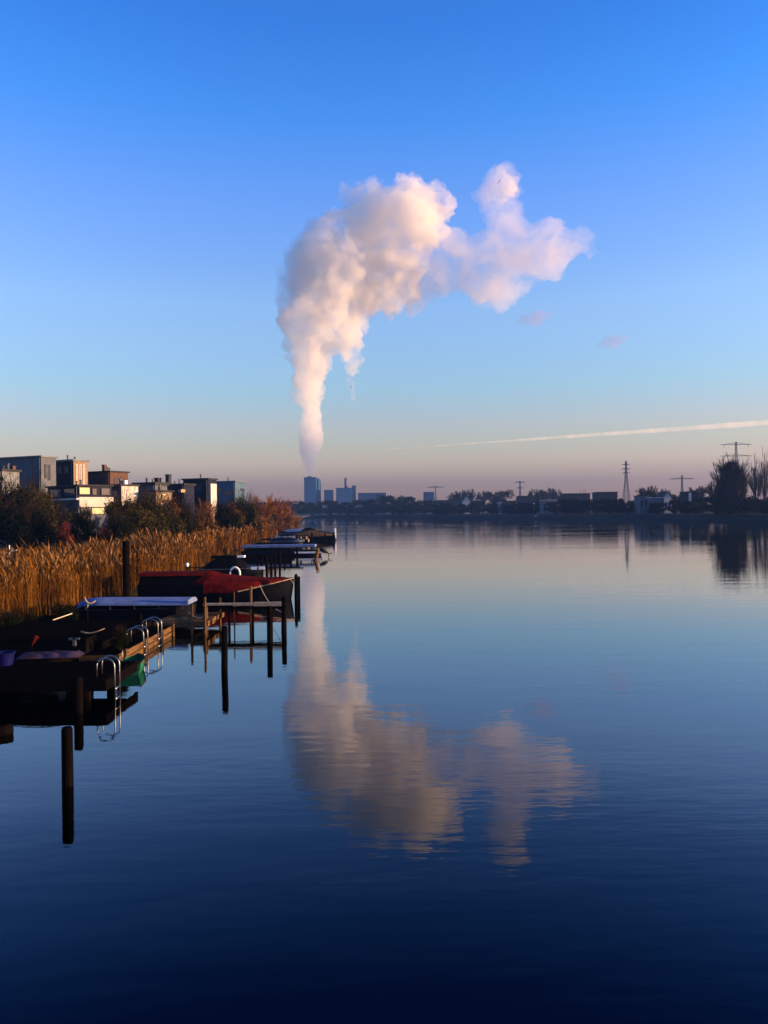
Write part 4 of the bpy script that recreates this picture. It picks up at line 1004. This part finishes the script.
# lone posts in the water at right with long reflections
for px, D, l in ((757, 240, 'thin pale post in the water at the right edge, left of two'), (763, 240, 'thin dark post in the water at the right edge, right of two')):
    pass
# ------------------------------------------------------------------ steam plume (a real volume over the power plant)
def vol_material(name, dens, col, aniso=0.2, nscale=None, lo=.40, hi=.58, floor=0.0, shadecol=None):
    m = bpy.data.materials.new(name); m.use_nodes = True; nt = m.node_tree
    nt.nodes.remove(nt.nodes['Principled BSDF']); out = nt.nodes['Material Output']
    v = nt.nodes.new('ShaderNodeVolumePrincipled'); v.inputs['Color'].default_value = (*col, 1)
    v.inputs['Density'].default_value = dens; v.inputs['Anisotropy'].default_value = aniso
    nt.links.new(v.outputs[0], out.inputs['Volume'])
    if nscale:
        g = nt.nodes.new('ShaderNodeNewGeometry'); mp = nt.nodes.new('ShaderNodeMapping'); mp.inputs['Scale'].default_value = (nscale,)*3
        nz = nt.nodes.new('ShaderNodeTexNoise'); nz.inputs['Scale'].default_value = 1; nz.inputs['Detail'].default_value = 4; nz.inputs['Roughness'].default_value = .6; nz.inputs['Distortion'].default_value = .6
        mr = nt.nodes.new('ShaderNodeMapRange'); mr.interpolation_type = 'SMOOTHSTEP'
        for i, x in ((1, lo), (2, hi), (3, dens*floor), (4, dens)): mr.inputs[i].default_value = x
        nt.links.new(g.outputs['Position'], mp.inputs['Vector']); nt.links.new(mp.outputs['Vector'], nz.inputs['Vector'])
        nt.links.new(nz.outputs['Fac'], mr.inputs[0]); nt.links.new(mr.outputs[0], v.inputs['Density'])
        if shadecol:
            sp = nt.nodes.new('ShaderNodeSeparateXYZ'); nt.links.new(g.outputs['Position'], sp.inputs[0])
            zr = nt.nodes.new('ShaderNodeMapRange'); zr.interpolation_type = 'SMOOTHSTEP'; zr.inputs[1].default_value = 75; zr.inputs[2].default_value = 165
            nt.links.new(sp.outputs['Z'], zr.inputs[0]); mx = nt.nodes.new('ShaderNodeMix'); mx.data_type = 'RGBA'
            nt.links.new(zr.outputs[0], mx.inputs[0]); mx.inputs[6].default_value = (*shadecol, 1); mx.inputs[7].default_value = (*col, 1)
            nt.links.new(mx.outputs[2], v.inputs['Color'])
    return m
def puff_mesh(name, circles, D, voxel, amp, seed, depth=.9):
    """circles: (px, py, radius px); union of balls, remeshed, then roughened into billows"""
    g = random.Random(seed); bm = bmesh.new(); k = D/F
    for c in circles:
        p = W(c[0], c[1], D); r = c[2]*k; dy = g.uniform(-.45,.45)*r*depth
        for j in range(5 if c[2] > 5 else 2):
            q = Vector((g.uniform(-1,1), g.uniform(-1,1), g.uniform(-1,1)))
            r_ = r*1.12; rr = r_*(1 if j == 0 else g.uniform(.35,.6)); off = Vector((0,0,0)) if j == 0 else q.normalized()*(r*.72)
            bmesh.ops.create_icosphere(bm, subdivisions=2 if rr > 12 else 1, radius=rr, matrix=Matrix.Translation(p+off+Vector((0,dy,0))))
    me = bpy.data.meshes.new(name+'_src'); bm.to_mesh(me); bm.free()
    o = bpy.data.objects.new(name+'_src', me); COL.objects.link(o)
    md = o.modifiers.new('r', 'REMESH'); md.mode = 'VOXEL'; md.voxel_size = voxel
    ms = o.modifiers.new('s', 'SMOOTH'); ms.iterations = 6; ms.factor = .6
    dg = bpy.context.evaluated_depsgraph_get(); ev = o.evaluated_get(dg); nm = bpy.data.meshes.new_from_object(ev)
    bpy.data.objects.remove(o); nm.name = name
    n = len(nm.vertices); co = np.empty(n*3); no = np.empty(n*3)
    nm.vertices.foreach_get('co', co); nm.vertex_normals.foreach_get('vector', no)
    co = co.reshape(-1,3); no = no.reshape(-1,3); z0 = W(309,478,D).z
    for i in range(n):
        p = Vector(co[i]); a_ = amp*min(1.0, .2+(p.z-z0)/240)
        d = 0
        for fr, am in ((.012,.9),(.032,.55),(.085,.32)): d += am*(abs(noise.noise(p*fr+Vector((seed,0,0))))*2.0-.55)
        co[i] += no[i]*d*a_
    nm.vertices.foreach_set('co', co.ravel()); nm.update(); nm.materials.clear(); return nm
def C(l, sc=1.92, ox=240, oy=140): return [(ox+a/sc, oy+b/sc, r/sc) for a, b, r in l]
DENSE = C([(132,646,7),(132,638,8),(132,630,10),(132,620,12),(132,610,14),(133,599,16),(134,587,18),(134,575,20),(135,566,20),(135,555,21),(135,538,23),(136,520,24),(136,500,26),(137,480,29),(137,460,32),(136,435,37),(132,410,43),(128,385,48),(118,358,47),(92,348,27),(150,345,56),
 (150,310,55),(135,270,50),(115,250,32),(160,240,55),(185,205,50),(205,250,60),(185,290,55),(215,135,27),(238,120,34),(262,125,36),(245,170,55),(285,155,58),(322,108,38),(330,160,58),(365,128,40),(390,135,28),(300,205,58),(350,190,44),
 (255,225,58),(275,265,50),(310,240,52),(240,290,48),(290,300,36),(325,290,30),
 (218,335,38),(212,365,33),(209,395,29),(212,422,24),(214,446,17),(486,88,13),(508,66,15),(524,84,13),(496,112,16),(514,98,15)])
THIN = C([(214,462,15),(214,478,12),(213,494,9),(385,225,42),(370,265,40),(405,255,42),(425,225,46),(450,240,46),(475,235,44),(480,268,46),(458,298,28),(470,312,20),(500,285,38),(520,262,38),(550,245,38),(580,230,36),(608,212,34),(632,198,30),(652,200,25),(672,208,18),(688,214,11),
 (482,100,22),(500,72,22),(512,52,14),(528,74,18),(534,96,16),(494,122,24),(514,112,24),(478,118,16),(495,145,34),(520,150,30),(512,180,44),(540,200,44),(560,210,40),(545,155,16),(585,190,30),(615,180,24),(95,300,24),(95,260,26),(110,290,40),(135,200,26),(200,110,24),(255,105,30),(345,310,28),(400,180,22),(120,230,30)])
PD = 1250
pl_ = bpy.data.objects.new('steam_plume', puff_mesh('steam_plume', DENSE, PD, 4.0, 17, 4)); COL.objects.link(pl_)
pl_.data.materials.append(vol_material('steam_dense', .036, (1.0,.95,.86), .0, .026, .34, .58, .12, shadecol=(.30,.35,.60)))  # shade of the plume base painted into the steam colour, fading out with height
tag(pl_, 'billowing pink-white steam plume rising from the power plant and drifting right', 'steam plume', kind='thing')
th_ = bpy.data.objects.new('trailing_steam', puff_mesh('trailing_steam', THIN, PD+25, 4.5, 17, 9)); COL.objects.link(th_); th_.parent = pl_
th_.data.materials.append(vol_material('steam_thin', .014, (.998,.93,.88), .0, .022, .33, .60, .12))
for px, py, w_, h_, l in ((536, 318, 36, 10, 'faint mauve cloud wisp just below the right half of the plume'), (611, 342, 34, 9, 'small faint purple cloud wisp lowest and rightmost below the plume')):
    ww = vol_material('wisp', .022, (.62,.46,.66), .0, .03, .33, .6, .3)
    cs = [(px+(i-3)*w_/7, py-(i-3)*1.3+rnd.uniform(-1,1), h_*.6*(1-.6*abs(i-3)/3)+2.0) for i in range(7)]
    o = bpy.data.objects.new('cloud_wisp', puff_mesh('cloud_wisp', cs, PD, 4.0, 3, px)); COL.objects.link(o); o.data.materials.append(ww); tag(o, l, 'cloud')
# old vapour trail, high and far beyond everything
CT = vol_material('vapour_trail', .0028, (1,.92,.78), .0, .0016, .25, .70, .35)
b = MB(); pts = []; rad = []
for i in range(60):
    u = i/59; px = 385 + (860-385)*u; py = 449.5 - (449.5-422.5)*(px-385)/(768-385)
    CD = 30000 - 21000*u; p = W(px, py, CD); pts.append(p); rad.append((.5 + 2.8*min(1,u*1.1) + .7*noise.noise((i*.5,0,0)))/F*CD*(.55+.45*min(1,u*3)))
b.tube(pts, rad, 12); o = smooth(b.build('vapour_trail', CT)); o.data.materials[0] = CT
tag(o, 'thin pale pink vapour trail slanting up to the right above the far bank', 'vapour trail', kind='thing')
# air
HZ = vol_material('haze_air', 0.00013, (.20,.42,.95), 0.0)
b = MB(); b.box(-1520, -80, -1.0, 1520, 1650, 760); b = b.build('haze', HZ); tag(b, kind='stuff'); b.display_type = 'WIRE'
